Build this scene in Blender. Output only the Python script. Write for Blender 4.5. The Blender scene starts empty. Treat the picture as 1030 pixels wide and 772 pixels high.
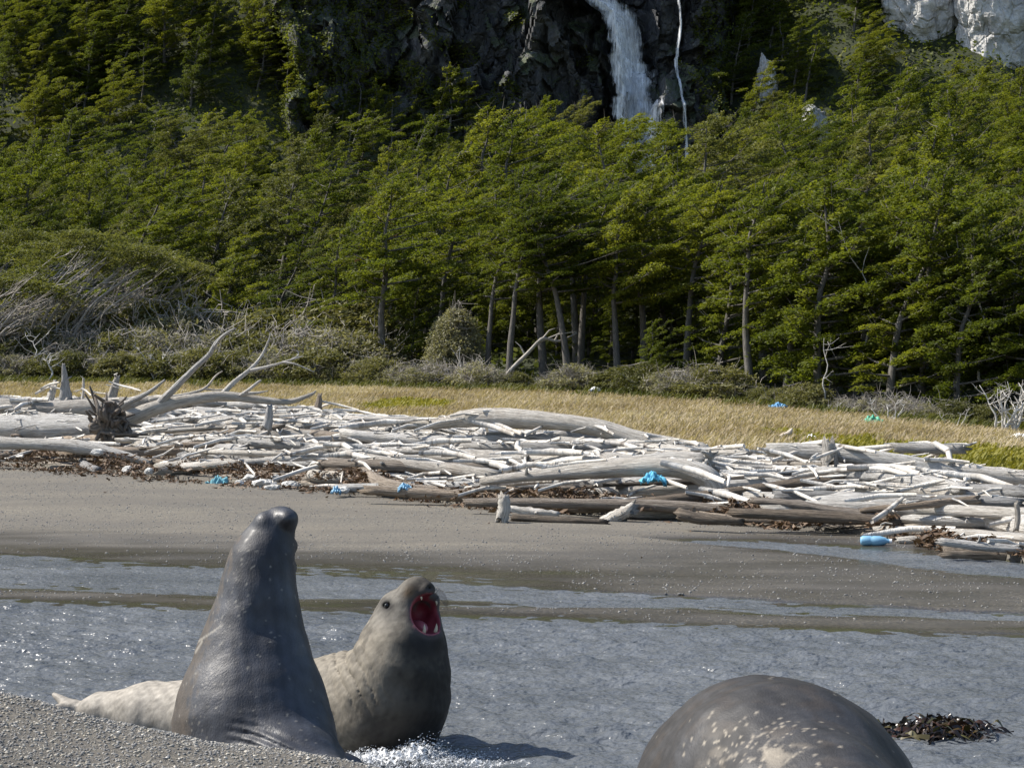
import bpy, math, random
import numpy as np
from mathutils import Vector, Matrix

# ------------------------------------------------------------------ camera, sky, sun, exposure
scene = bpy.context.scene
COL = scene.collection
R = math.radians

cam_data = bpy.data.cameras.new("camera")
cam = bpy.data.objects.new("camera", cam_data)
COL.objects.link(cam)
cam.location = (0.0, 0.0, 1.9)
cam.rotation_euler = (R(90), 0, 0)
cam_data.sensor_width = 36.0
cam_data.lens = 67.2
cam_data.clip_start = 0.1
cam_data.clip_end = 3000.0
scene.camera = cam

SUN_EL, SUN_AZ = R(48), R(-76)          # azimuth measured from +Y towards +X
sun_vec = Vector((math.sin(SUN_AZ) * math.cos(SUN_EL), math.cos(SUN_AZ) * math.cos(SUN_EL), math.sin(SUN_EL)))
world = bpy.data.worlds.new("World")
scene.world = world
world.use_nodes = True
wn = world.node_tree.nodes
wl = world.node_tree.links
sky = wn.new("ShaderNodeTexSky")
sky.sky_type = 'NISHITA'
sky.sun_disc = False
sky.sun_elevation = SUN_EL
sky.sun_rotation = SUN_AZ
sky.air_density = 1.0
sky.dust_density = 1.0
wl.new(sky.outputs[0], wn["Background"].inputs[0])
wn["Background"].inputs[1].default_value = 0.115

sun_data = bpy.data.lights.new("sun", 'SUN')
sun_data.energy = 5.0
sun_data.angle = R(0.5)
sun_data.color = (1.0, 0.94, 0.85)
sun = bpy.data.objects.new("sun", sun_data)
COL.objects.link(sun)
sun.rotation_euler = sun_vec.to_track_quat('Z', 'Y').to_euler()

scene.view_settings.view_transform = 'Standard'
scene.view_settings.look = 'None'
scene.view_settings.exposure = 0.70
scene.view_settings.gamma = 1.0
scene.view_settings.use_curve_mapping = False
scene.cycles.max_bounces = 6
scene.cycles.diffuse_bounces = 2
scene.cycles.glossy_bounces = 2
scene.cycles.transparent_max_bounces = 12
scene.cycles.use_denoising = True

rng = np.random.default_rng(7)
random.seed(7)
F = 1922.0


def W(u, v, y):
    """world point seen at photo column u, row v, at distance y"""
    return np.array([(u - 515.0) / F * y, y, 1.9 - (v - 386.0) / F * y])


# ------------------------------------------------------------------ helpers
def tag(o, label=None, cat=None, group=None, kind=None):
    if label:
        o["label"] = label
    if cat:
        o["category"] = cat
    if group:
        o["group"] = group
    if kind:
        o["kind"] = kind
    return o


def make_mesh(name, verts, faces, smooth=True):
    """faces: one (n,k) int array or a list of them"""
    if not isinstance(faces, (list, tuple)):
        faces = [faces]
    faces = [np.asarray(f, dtype=np.int32) for f in faces if len(f)]
    verts = np.asarray(verts, dtype=np.float32)
    me = bpy.data.meshes.new(name)
    me.vertices.add(len(verts))
    me.vertices.foreach_set("co", verts.ravel())
    nl = sum(f.size for f in faces)
    nf = sum(len(f) for f in faces)
    me.loops.add(nl)
    me.loops.foreach_set("vertex_index", np.concatenate([f.ravel() for f in faces]))
    me.polygons.add(nf)
    sizes = np.concatenate([np.full(len(f), f.shape[1], np.int32) for f in faces])
    starts = np.concatenate([[0], np.cumsum(sizes)[:-1]]).astype(np.int32)
    me.polygons.foreach_set("loop_start", starts)
    me.polygons.foreach_set("use_smooth", np.full(nf, smooth, dtype=bool))
    me.update(calc_edges=True)
    me.validate(verbose=False)
    return me


def add_obj(name, me, mat=None, parent=None, loc=(0, 0, 0)):
    o = bpy.data.objects.new(name, me)
    COL.objects.link(o)
    if mat is not None and me is not None and not me.materials:
        me.materials.append(mat)
    o.location = loc
    if parent is not None:
        o.parent = parent
    return o


def empty(name, loc=(0, 0, 0)):
    o = bpy.data.objects.new(name, None)
    o.empty_display_size = 0.2
    COL.objects.link(o)
    o.location = loc
    return o


def set_attr(me, name, data, kind='FLOAT_VECTOR'):
    a = me.attributes.new(name, kind, 'POINT')
    if kind == 'FLOAT_VECTOR':
        a.data.foreach_set("vector", np.asarray(data, np.float32).ravel())
    elif kind == 'FLOAT_COLOR':
        d = np.asarray(data, np.float32)
        if d.shape[1] == 3:
            d = np.hstack([d, np.ones((len(d), 1), np.float32)])
        a.data.foreach_set("color", d.ravel())
    else:
        a.data.foreach_set("value", np.asarray(data, np.float32).ravel())


def grid_faces(nr, nc, wrap=False):
    r = np.arange(nr - 1)[:, None]
    c = np.arange(nc if wrap else nc - 1)[None, :]
    a = r * nc + c
    b = r * nc + (c + 1) % nc
    return np.stack([a, b, b + nc, a + nc], -1).reshape(-1, 4)


class SNoise:
    """smooth pseudo noise, sums of random plane waves, about -1..1"""

    def __init__(self, seed, scale=1.0, octaves=4, gain=0.5, dims=3, n=7):
        g = np.random.default_rng(seed)
        self.w = []
        amp, f = 1.0, 2 * math.pi / scale
        tot = 0
        for _ in range(octaves):
            d = g.normal(size=(n, dims))
            d /= np.linalg.norm(d, axis=1)[:, None]
            d *= f * g.uniform(0.6, 1.4, (n, 1))
            self.w.append((amp, d, g.uniform(0, 6.28, n)))
            tot += amp
            amp *= gain
            f *= 2.03
        self.tot = tot * math.sqrt(n / 2) * 1.2

    def __call__(self, *co):
        out = 0
        for amp, d, ph in self.w:
            for k in range(len(ph)):
                a = ph[k]
                for i, c in enumerate(co):
                    a = a + c * np.float32(d[k, i])
                out = out + amp * np.sin(a)
        return out / self.tot


def sstep(a, b, x):
    t = np.clip((x - a) / (b - a), 0, 1)
    return t * t * (3 - 2 * t)


def tube(points, radii, sides=10, cap=True, jitter=0.0, seed=0, along0=0.0, broken=False):
    """swept tube; returns verts, faces list, grain attribute"""
    P = np.asarray(points, float)
    rr = np.asarray(radii, float)
    n = len(P)
    T = np.gradient(P, axis=0)
    T /= np.linalg.norm(T, axis=1)[:, None] + 1e-9
    up = np.array([0.13, 0.21, 0.97])
    if abs(T[0] @ up) > 0.9:
        up = np.array([0.9, 0.3, 0.1])
    N = np.zeros_like(P)
    nn = up - T[0] * (T[0] @ up)
    nn /= np.linalg.norm(nn)
    for i in range(n):
        nn = nn - T[i] * (T[i] @ nn)
        nn /= np.linalg.norm(nn) + 1e-9
        N[i] = nn
    B = np.cross(T, N)
    th = np.linspace(0, 2 * math.pi, sides, endpoint=False)
    g = np.random.default_rng(seed)
    prof = np.ones((n, sides))
    if jitter:
        base = g.normal(0, 1, sides)
        base2 = g.normal(0, 1, sides)
        f = np.linspace(0, 1, n)[:, None]
        prof += jitter * (base * (1 - f) + base2 * f)
        prof += jitter * 0.6 * g.normal(0, 1, (n, sides))
    rad = rr[:, None] * prof
    V = P[:, None, :] + rad[..., None] * (np.cos(th)[None, :, None] * N[:, None, :] + np.sin(th)[None, :, None] * B[:, None, :])
    seg = np.concatenate([[0], np.cumsum(np.linalg.norm(np.diff(P, axis=0), axis=1))]) + along0
    gr = np.stack([np.broadcast_to(np.cos(th), (n, sides)) * rr.max(), np.broadcast_to(np.sin(th), (n, sides)) * rr.max(),
                   np.broadcast_to(seg[:, None], (n, sides))], -1)
    if broken:                                   # snapped, splintered ends
        V[0] -= T[0] * (g.normal(0, .55, sides) * rr[0])[:, None]
        V[-1] += T[-1] * (g.normal(0, .7, sides) * rr[-1])[:, None]
    V = V.reshape(-1, 3)
    gr = gr.reshape(-1, 3)
    Fq = grid_faces(n, sides, wrap=True)
    tris = np.zeros((0, 3), int)
    if cap:
        e0 = P[0] - T[0] * rr[0] * (0.25 if not broken else -.15)
        e1 = P[-1] + T[-1] * rr[-1] * (0.25 if not broken else -.15)
        k = len(V)
        V = np.vstack([V, e0, e1])
        gr = np.vstack([gr, [0, 0, seg[0]], [0, 0, seg[-1]]])
        i = np.arange(sides)
        j = (i + 1) % sides
        tris = np.vstack([np.stack([np.full(sides, k), j, i], -1),
                          np.stack([np.full(sides, k + 1), (n - 1) * sides + i, (n - 1) * sides + j], -1)])
    return V, Fq, tris, gr


class Tubes:
    """collects tubes into one mesh"""

    def __init__(self):
        self.V, self.Q, self.T, self.G, self.n = [], [], [], [], 0

    def add(self, *a, **k):
        V, Q, T, G = tube(*a, **k)
        self.V.append(V)
        self.Q.append(Q + self.n)
        self.T.append(T + self.n)
        self.G.append(G)
        self.n += len(V)

    def mesh(self, name):
        V = np.vstack(self.V)
        me = make_mesh(name, V, [np.vstack(self.Q), np.vstack(self.T)])
        set_attr(me, "grain", np.vstack(self.G))
        return me


def smooth_path(pts, n):
    """Catmull-Rom through pts (k,d) sampled at n points"""
    P = np.asarray(pts, float)
    P = np.vstack([2 * P[0] - P[1], P, 2 * P[-1] - P[-2]])
    k = len(P) - 3
    t = np.linspace(0, k - 1e-6, n)
    i = t.astype(int)
    f = (t - i)[:, None]
    p0, p1, p2, p3 = P[i], P[i + 1], P[i + 2], P[i + 3]
    return 0.5 * ((2 * p1) + (-p0 + p2) * f + (2 * p0 - 5 * p1 + 4 * p2 - p3) * f ** 2 + (-p0 + 3 * p1 - 3 * p2 + p3) * f ** 3)


# ------------------------------------------------------------------ materials
class NT:
    def __init__(self, name):
        self.m = bpy.data.materials.new(name)
        self.m.use_nodes = True
        self.t = self.m.node_tree
        self.t.nodes.clear()
        self.out = self.n("ShaderNodeOutputMaterial")

    def n(self, typ, ins=None, **props):
        nd = self.t.nodes.new(typ)
        for k, v in props.items():
            setattr(nd, k, v)
        for k, v in (ins or {}).items():
            self.set(nd, k, v)
        return nd

    def set(self, nd, k, v):
        s = nd.inputs[k]
        if isinstance(v, bpy.types.NodeSocket):
            self.t.links.new(v, s)
        elif isinstance(v, bpy.types.Node):
            self.t.links.new(v.outputs[0], s)
        else:
            if isinstance(v, (tuple, list)) and len(v) == 3 and s.type == 'RGBA':
                v = (*v, 1.0)
            s.default_value = v

    def noise(self, vec, scale, detail=4, rough=0.55, out=0, **k):
        nd = self.n("ShaderNodeTexNoise", {"Vector": vec, "Scale": scale, "Detail": detail, "Roughness": rough}, **k)
        return nd.outputs[out]

    def ramp(self, fac, stops, interp='LINEAR'):
        nd = self.n("ShaderNodeValToRGB", {"Fac": fac})
        cr = nd.color_ramp
        cr.interpolation = interp
        while len(cr.elements) < len(stops):
            cr.elements.new(0.5)
        for e, (p, c) in zip(cr.elements, stops):
            e.position = p
            if not isinstance(c, (tuple, list)):
                c = (c, c, c)
            e.color = (*c[:3], 1.0)
        return nd.outputs[0]

    def mix(self, fac, a, b, blend='MIX'):
        nd = self.n("ShaderNodeMix", data_type='RGBA', blend_type=blend)
        self.set(nd, 0, fac)
        self.set(nd, 6, a)
        self.set(nd, 7, b)
        return nd.outputs[2]

    def math(self, op, a, b=0.0, c=None):
        nd = self.n("ShaderNodeMath", operation=op)
        self.set(nd, 0, a)
        self.set(nd, 1, b)
        if c is not None:
            self.set(nd, 2, c)
        return nd.outputs[0]

    def maprange(self, v, a, b, c=0.0, d=1.0):
        nd = self.n("ShaderNodeMapRange", {0: v, 1: a, 2: b, 3: c, 4: d})
        return nd.outputs[0]

    def pos(self):
        return self.n("ShaderNodeNewGeometry").outputs["Position"]

    def obj(self):
        return self.n("ShaderNodeTexCoord").outputs["Object"]

    def attr(self, name, out="Vector"):
        return self.n("ShaderNodeAttribute", attribute_name=name).outputs[out]

    def scale(self, vec, s):
        return self.n("ShaderNodeMapping", {"Vector": vec, "Scale": s}).outputs[0]

    def bump(self, h, strength=0.5, dist=0.02, normal=None):
        ins = {"Height": h, "Strength": strength, "Distance": dist}
        if normal is not None:
            ins["Normal"] = normal
        return self.n("ShaderNodeBump", ins).outputs[0]

    def bsdf(self, **k):
        nd = self.n("ShaderNodeBsdfPrincipled")
        for a, b in k.items():
            self.set(nd, a.replace("_", " "), b)
        return nd

    def done(self, shader):
        self.t.links.new(shader.outputs[0] if isinstance(shader, bpy.types.Node) else shader, self.out.inputs["Surface"])
        return self.m


def mat_sand():
    t = NT("beach_sand")
    p = t.pos()
    sx = t.n("ShaderNodeSeparateXYZ", {0: p})
    z = sx.outputs[2]
    big = t.noise(t.scale(p, (0.35, 0.8, 1)), 0.7, 5, 0.6)
    fine = t.noise(p, 38, 6, 0.7)
    vor = t.n("ShaderNodeTexVoronoi", {"Vector": p, "Scale": 55.0, "Randomness": 1.0})
    col = t.ramp(fine, [(0.25, (0.055, 0.050, 0.043)), (0.5, (0.098, 0.090, 0.077)), (0.78, (0.175, 0.158, 0.130))])
    stone = t.ramp(vor.outputs["Color"], [(0.0, (0.05, 0.049, 0.047)), (0.4, (0.10, 0.093, 0.080)), (0.75, (0.165, 0.148, 0.115)), (1.0, (0.30, 0.28, 0.235))])
    # where the beach is gravel rather than sand
    grav = t.ramp(t.noise(t.scale(p, (0.25, 0.9, 1)), 0.55, 5, 0.65), [(0.40, 0.0), (0.56, 1.0)])
    col = t.mix(t.math('MULTIPLY', grav, 0.7), col, stone)
    col = t.mix(0.45, col, t.ramp(big, [(0.3, (0.30, 0.30, 0.31)), (0.7, (0.70, 0.66, 0.58))]), 'OVERLAY')
    # damp ground: lower and next to the water, with an uneven edge
    edge = t.math('ADD', z, t.math('MULTIPLY', t.math('SUBTRACT', t.noise(t.scale(p, (0.3, 1.3, 1)), 1.1, 5, 0.6), 0.5), 0.05))
    wet = t.maprange(edge, 0.055, 0.008)
    col = t.mix(wet, col, t.mix(1.0, col, (0.42, 0.42, 0.44), 'MULTIPLY'))
    # green algae film right at the waterline
    alg = t.math('MULTIPLY', t.maprange(edge, 0.012, 0.004), t.ramp(t.noise(t.scale(p, (0.4, 2.0, 1)), 1.6, 4, 0.6), [(0.42, 0.0), (0.6, 0.5)]))
    col = t.mix(alg, col, (0.055, 0.062, 0.022))
    rough = t.maprange(wet, 0, 1, 0.92, 0.22)
    h = t.math('ADD', t.math('MULTIPLY', vor.outputs["Distance"], -0.5), t.math('MULTIPLY', fine, 0.6))
    nrm = t.bump(h, 0.55, 0.012)
    nrm2 = t.n("ShaderNodeMix", data_type='VECTOR')
    t.set(nrm2, 0, t.math('MULTIPLY', wet, 0.75))
    t.set(nrm2, 4, nrm)
    t.set(nrm2, 5, t.bump(t.noise(t.scale(p, (1, 3, 1)), 9, 3), 0.12, 0.02))
    return t.done(t.bsdf(Base_Color=col, Roughness=rough, Normal=nrm2.outputs[1]))


def mat_pebble():
    t = NT("gravel_stone")
    p = t.attr("tint", "Fac")
    col = t.ramp(p, [(0.0, (0.10, 0.10, 0.10)), (0.35, (0.19, 0.187, 0.18)), (0.65, (0.26, 0.248, 0.222)), (0.88, (0.34, 0.305, 0.24)), (1.0, (0.55, 0.53, 0.48))])
    col = t.mix(0.5, col, t.ramp(t.noise(t.pos(), 160, 3), [(0.3, 0.35), (0.7, 0.65)]), 'OVERLAY')
    return t.done(t.bsdf(Base_Color=col, Roughness=0.8))


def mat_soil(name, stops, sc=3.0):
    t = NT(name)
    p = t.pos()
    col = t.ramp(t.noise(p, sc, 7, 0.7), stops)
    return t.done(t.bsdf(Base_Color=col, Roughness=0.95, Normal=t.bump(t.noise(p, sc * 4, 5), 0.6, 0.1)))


def mat_wood(name, c0, c1, c2, dark=(0.12, 0.10, 0.085), brown=0.25):
    t = NT(name)
    g = t.attr("grain")
    oi = t.n("ShaderNodeObjectInfo")
    off = t.n("ShaderNodeVectorMath", {0: g, 1: oi.outputs["Random"]}, operation='ADD')
    sc = t.n("ShaderNodeVectorMath", operation='SCALE')
    t.set(sc, 0, (17.0, 11.0, 23.0))
    t.set(sc, "Scale", oi.outputs["Random"])
    off = t.n("ShaderNodeVectorMath", {0: g, 1: sc.outputs[0]}, operation='ADD').outputs[0]
    grain = t.noise(t.scale(off, (9, 9, 0.9)), 4.0, 6, 0.7)
    fibre = t.noise(t.scale(off, (30, 30, 1.2)), 3.0, 4, 0.65)
    blot = t.noise(t.scale(off, (3, 3, 1.6)), 0.9, 4, 0.6)
    col = t.ramp(grain, [(0.30, c0), (0.5, c1), (0.72, c2)])
    tint = t.ramp(oi.outputs["Random"], [(0.0, (0.33, 0.34, 0.36)), (0.3, (0.47, 0.47, 0.47)), (0.7, (0.52, 0.485, 0.44)), (1.0, (0.58, 0.57, 0.56))])
    col = t.mix(0.9, col, tint, 'OVERLAY')
    col = t.mix(t.math('MULTIPLY', t.ramp(blot, [(0.55, 0.0), (0.72, 1.0)]), brown), col, (0.26, 0.19, 0.125))
    crack = t.ramp(fibre, [(0.34, 1.0), (0.43, 0.0)])
    col = t.mix(t.math('MULTIPLY', crack, 0.9), col, dark)
    h = t.math('ADD', grain, t.math('MULTIPLY', fibre, 0.8))
    return t.done(t.bsdf(Base_Color=col, Roughness=0.9, Normal=t.bump(h, 1.0, 0.05)))


def mat_leaf(name, c_dark, c_mid, c_light, transl=0.35, noise_scale=0.9):
    t = NT(name)
    oi = t.n("ShaderNodeObjectInfo")
    a = t.attr("tint", "Fac")
    n = t.noise(t.pos(), noise_scale, 2)
    f = t.math('ADD', t.math('MULTIPLY', a, 0.5), t.math('MULTIPLY', n, 0.28))
    f = t.math('ADD', f, t.math('MULTIPLY', t.math('SUBTRACT', oi.outputs["Random"], .12), 0.42))
    col = t.ramp(f, [(0.18, c_dark), (0.52, c_mid), (0.88, c_light)])
    d = t.n("ShaderNodeBsdfPrincipled")
    t.set(d, "Base Color", col)
    t.set(d, "Roughness", 0.6)
    t.set(d, "Specular IOR Level", 0.25)
    tr = t.n("ShaderNodeBsdfTranslucent", {"Color": t.mix(0.6, col, t.mix(1.0, col, (1.5, 1.5, 0.5), 'MULTIPLY'))})
    mx = t.n("ShaderNodeMixShader", {0: transl, 1: d.outputs[0], 2: tr.outputs[0]})
    return t.done(mx)


def mat_bark(name, c0, c1):
    t = NT(name)
    g = t.attr("grain")
    oi = t.n("ShaderNodeObjectInfo")
    n = t.noise(t.scale(g, (6, 6, 1.5)), 3, 5, 0.65)
    col = t.ramp(n, [(0.3, c0), (0.7, c1)])
    col = t.mix(0.5, col, t.ramp(oi.outputs["Random"], [(0, 0.35), (1, 0.62)]), 'OVERLAY')
    return t.done(t.bsdf(Base_Color=col, Roughness=0.9, Normal=t.bump(n, 0.6, 0.04)))


def mat_rock(name, c0, c1, c2, moss=0.4, streak=0.3, lichen=0.3):
    t = NT(name)
    p = t.pos()
    n1 = t.noise(p, 0.55, 8, 0.65)
    n2 = t.noise(t.scale(p, (1.6, 1.6, 0.35)), 0.9, 6, 0.65)
    n3 = t.noise(p, 3.5, 7, 0.7)
    col = t.ramp(n1, [(0.3, c0), (0.5, c1), (0.72, c2)])
    col = t.mix(0.75, col, t.ramp(n3, [(0.25, 0.2), (0.75, 0.8)]), 'OVERLAY')
    if streak:
        col = t.mix(t.math('MULTIPLY', t.ramp(n2, [(0.5, 0.0), (0.68, 1.0)]), streak), col, c2)
    if lichen:
        l = t.ramp(t.noise(p, 1.1, 7, 0.75), [(0.60, 0.0), (0.68, 1.0)])
        col = t.mix(t.math('MULTIPLY', l, lichen), col, (0.38, 0.37, 0.35))
    if moss:
        nz = t.n("ShaderNodeSeparateXYZ", {0: t.n("ShaderNodeNewGeometry").outputs["Normal"]}).outputs[2]
        mm = t.math('MULTIPLY', t.maprange(t.math('ADD', nz, t.math('MULTIPLY', t.noise(p, 0.8, 5), 1.0)), 0.55, 0.95), moss)
        col = t.mix(mm, col, t.ramp(n3, [(0.3, (0.018, 0.028, 0.006)), (0.7, (0.06, 0.085, 0.014))]))
    h = t.math('ADD', t.math('MULTIPLY', n1, 0.6), t.math('MULTIPLY', n3, 0.5))
    vor = t.n("ShaderNodeTexVoronoi", {"Vector": t.scale(p, (1, 1, 0.6)), "Scale": 0.8}, feature='DISTANCE_TO_EDGE')
    h = t.math('ADD', h, t.math('MULTIPLY', t.maprange(vor.outputs[0], 0.0, 0.08), 0.35))
    return t.done(t.bsdf(Base_Color=col, Roughness=0.75, Normal=t.bump(h, 0.9, 0.5)))


def mat_plain(name, col, rough=0.5, spec=0.5, nscale=0, namp=0.0, **k):
    t = NT(name)
    c = col
    if nscale:
        n = t.noise(t.obj(), nscale, 4)
        c = t.mix(namp, col, t.ramp(n, [(0.3, 0.25), (0.7, 0.75)]), 'OVERLAY')
    b = t.bsdf(Base_Color=c, Roughness=rough)
    t.set(b, "Specular IOR Level", spec)
    for a, v in k.items():
        t.set(b, a.replace("_", " "), v)
    return t.done(b)
# ------------------------------------------------------------------ the lie of the land
xD = [-60, -30, -20, -10.4, -3, -0.2, 2.46, 4.2, 5.4, 7, 12, 30]
yDv = [80, 62, 51, 39, 31.4, 27.5, 25.6, 24.0, 20.3, 17.2, 13, 9]
zDv = [.5, .4, .33, .25, .15, .10, .05, .035, .045, .05, .05, .05]
xC = [-60, -30, -17, -6, 0, 4, 8, 12, 30]
yCv = [84, 70, 62, 50, 41, 36, 30, 25, 16]
zCv = [1.6, 1.5, 1.25, .98, .76, .52, .14, .05, .04]
xF = [-60, -25, -8, -0.5, 6, 11, 14, 30, 60]
yFv = [86, 76, 73, 68, 62, 55, 52, 45, 40]
zFv = [2.2, 1.95, 1.75, 1.58, 1.29, .78, .44, .3, .3]


def yD(x): return np.interp(x, xD, yDv)
def yC(x): return np.interp(x, xC, yCv)
def yF(x): return np.interp(x, xF, yFv)


nz_a = SNoise(1, 7.0, 3, dims=2)
nz_b = SNoise(2, 1.7, 3, dims=2)
nz_h = SNoise(3, 26.0, 4, dims=2)
nz_e = SNoise(4, 5.0, 3, dims=2)


def H(x, y):
    x = np.asarray(x, float)
    y = np.asarray(y, float)
    x, y = np.broadcast_arrays(x, y)
    s = y + 0.28 * x + 0.10 * nz_e(x, y)
    d, c, f = yD(x), yC(x), yF(x)
    zd, zc, zf = np.interp(x, xD, zDv), np.interp(x, xC, zCv), np.interp(x, xF, zFv)
    s2 = np.interp(x, [-9, -5.6, -0.1, 4.2, 8], [20.6, 19.8, 17.9, 16.9, 16.6])
    yb = s2 - 0.28 * x                                  # far edge of the second channel
    # beach from that edge up to the driftwood
    tb = np.clip((y - yb) / np.maximum(d - yb, 0.5), 0, 1)
    z_beach = 0.012 + (zd - 0.012) * tb ** 1.2 + 0.010 * nz_a(x, y) + 0.003 * nz_b(x, y)
    # wet hollow on the right
    cx = [-1, 1.4, 2.2, 3.1, 3.86, 4.5, 5.3, 9]
    cy = np.interp(x, cx, [23.6, 23.4, 23.0, 22.5, 21.5, 20.4, 19.6, 18.2])
    cw = np.interp(x, cx, [.05, .1, .5, .95, 1.2, 1.55, 1.9, 2.2])
    hol = np.exp(-((y - cy) / cw) ** 2) * sstep(0.8, 2.6, x)
    z_beach = z_beach * (1 - 0.85 * hol) - 0.020 * hol
    # channels and the spit between them
    z_ch = np.where(s < 15.45, -0.09 * sstep(15.5, 14.5, s),
                    np.where(s < 16.5, 0.016 * np.sin(np.clip((s - 15.45) / 1.05, 0, 1) * math.pi), -0.014 * np.sin(np.clip((s - 16.5) / np.maximum(s2 - 16.5, .3), 0, 1) * math.pi)))
    z_ch = z_ch + np.where(s > 15.6, .007 * nz_b(x * .7, y * 2.2) + .004 * nz_a(x, y), 0)
    z = np.where(y < yb, z_ch, z_beach)
    # berm, meadow, hill
    t = np.clip((y - d) / np.maximum(c - d, 1), 0, 1)
    z = np.where(y > d, zd + (zc - zd) * sstep(-0.2, 1.0, t) + 0.03 * nz_b(x, y) * t, z)
    t = np.clip((y - c) / np.maximum(f - c, 1), 0, 1)
    z = np.where(y > c, zc + (zf - zc) * t + 0.05 * nz_b(x, y), z)
    yb2 = 150 + 5 * nz_h(x * 0.7, y * 0 + 3)
    yb2 = yb2 + 9 * np.exp(-((x - 8.5) / 10.0) ** 4) - 4 * sstep(14, 24, x)
    slope = np.interp(x, [-40, -5, 4, 10, 16, 40], [.20, .20, .185, .172, .175, .19])
    hill = np.where(y > f, 0.04 * np.minimum(y - f, 10) + slope * np.maximum(y - f - 10, 0), 0)
    hill = hill + np.interp(x, [-20, 20], [.95, .72]) * np.maximum(y - yb2, 0) + np.where(y > f + 8, 0.5 * nz_h(x, y), 0)
    hill = hill + 26 * sstep(-52, -80, x) * sstep(144, 168, y)      # unseen spur added beyond the left edge to shade the slope
    z = np.where(y > f, zf + hill, z)
    # near gravel bank on which the camera stands
    hp = np.interp(x, [-6, -3, -1.65, -1.1, -.45, .15, .9, 2, 5], [1.30, 1.12, .915, .79, .69, .42, .24, .16, .14])
    yend = np.interp(x, [-2.5, -1.2, 0.6, 3], [8.9, 8.6, 8.4, 8.6])
    k = 1 - sstep(5.9, yend, y)
    zb = hp * k + 0.012 * nz_b(x * 2, y * 2) * k
    k2 = sstep(yend - .3, yend + 1.0, y)
    z = np.where(y < yend + 1.0, np.maximum(zb, 0) * (1 - k2) + z * k2 - 0.02 * (1 - k) * (1 - k2), z)
    return z


def cols(dense, step, far, n=40):
    a = np.arange(-dense, dense + 1e-6, step)
    e = np.linspace(0, 1, n)[1:] ** 1.7 * (far - dense)
    return np.concatenate([-dense - e[::-1], a, dense + e])


def band(name, x, lo, hi, n, mat, power=1.0):
    t = np.linspace(0, 1, n)[:, None] ** power
    y = lo(x)[None, :] + (hi(x) - lo(x))[None, :] * t
    X = np.broadcast_to(x[None, :], y.shape)
    Z = H(X, y)
    V = np.stack([X, y, Z], -1).reshape(-1, 3)
    o = add_obj(name, make_mesh(name, V, grid_faces(n, len(x))), mat)
    o["kind"] = "structure"
    return o


M_sand = mat_sand()
M_pebble = mat_pebble()
M_berm = mat_soil("berm_litter", [(0.3, (0.16, 0.13, 0.10)), (0.55, (0.34, 0.30, 0.25)), (0.75, (0.52, 0.49, 0.44))], 5)
M_meadow = mat_soil("meadow_soil", [(0.3, (0.12, 0.095, 0.045)), (0.6, (0.22, 0.17, 0.085)), (0.8, (0.27, 0.22, 0.12))], 2)
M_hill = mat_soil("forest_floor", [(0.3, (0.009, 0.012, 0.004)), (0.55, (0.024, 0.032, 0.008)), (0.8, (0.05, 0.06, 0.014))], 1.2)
band("sand", cols(8.5, 0.05, 60, 30), lambda x: x * 0 + 1.0, lambda x: yD(x) + 0.4, 620, M_sand)
band("berm", cols(20, 0.2, 60, 20), lambda x: yD(x) + 0.3, lambda x: yC(x) + 0.3, 70, M_berm)
band("meadow", cols(30, 0.3, 60, 20), lambda x: yC(x) + 0.2, lambda x: yF(x) + 0.5, 60, M_meadow)
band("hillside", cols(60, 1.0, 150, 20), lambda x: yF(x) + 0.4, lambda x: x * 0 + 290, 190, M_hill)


# water: one choppy sheet, the ground rises through it
def build_water():
    t = NT("stream_water")
    p = t.pos()
    n1 = t.noise(t.scale(p, (1.0, 1.5, 1)), 9.0, 2, 0.5)
    n2 = t.noise(t.scale(p, (1.0, 1.4, 1)), 24, 2, 0.5)
    h = t.math('ADD', n1, t.math('MULTIPLY', n2, 0.45))
    patch = t.noise(t.scale(p, (0.5, 1.4, 1)), 0.9, 4, 0.6)
    col = t.ramp(patch, [(0.3, (0.078, 0.087, 0.097)), (0.7, (0.128, 0.139, 0.152))])
    b = t.bsdf(Base_Color=col, Roughness=0.27, Normal=t.bump(h, 1.0, 0.04))
    b.inputs["IOR"].default_value = 1.333
    m = t.done(b)
    x = np.concatenate([np.linspace(-60, -7, 60)[:-1], np.arange(-7, 7.001, 0.04), np.linspace(7, 60, 60)[1:]])
    y = np.concatenate([np.arange(8.4, 17.0, 0.035), np.arange(17.0, 25.0, 0.07)])
    X, Y = np.meshgrid(x, y)
    g = np.random.default_rng(11)
    Z = np.zeros_like(X)
    for i in range(46):
        lam = 10 ** g.uniform(math.log10(0.09), math.log10(0.34))
        th = g.normal(math.radians(70), math.radians(42))
        k = 2 * math.pi / lam
        warp = 0.6 * np.sin(X * g.uniform(.5, 1.5) + Y * g.uniform(.5, 1.5) + g.uniform(0, 6))
        Z += 0.0105 * lam * np.sin(k * (X * math.cos(th) + Y * math.sin(th)) + g.uniform(0, 6.28) + warp)
    Z *= 1.0 + 0.25 * SNoise(12, 2.2, 2, dims=2)(X, Y)
    dep = np.clip((0.03 - H(X, Y)) / 0.07, 0.12, 1)
    Z *= dep
    Z += 0.0
    o = add_obj("water", make_mesh("water", np.stack([X, Y, Z], -1).reshape(-1, 3), grid_faces(len(y), len(x))), m)
    o["kind"] = "structure"


build_water()


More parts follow.
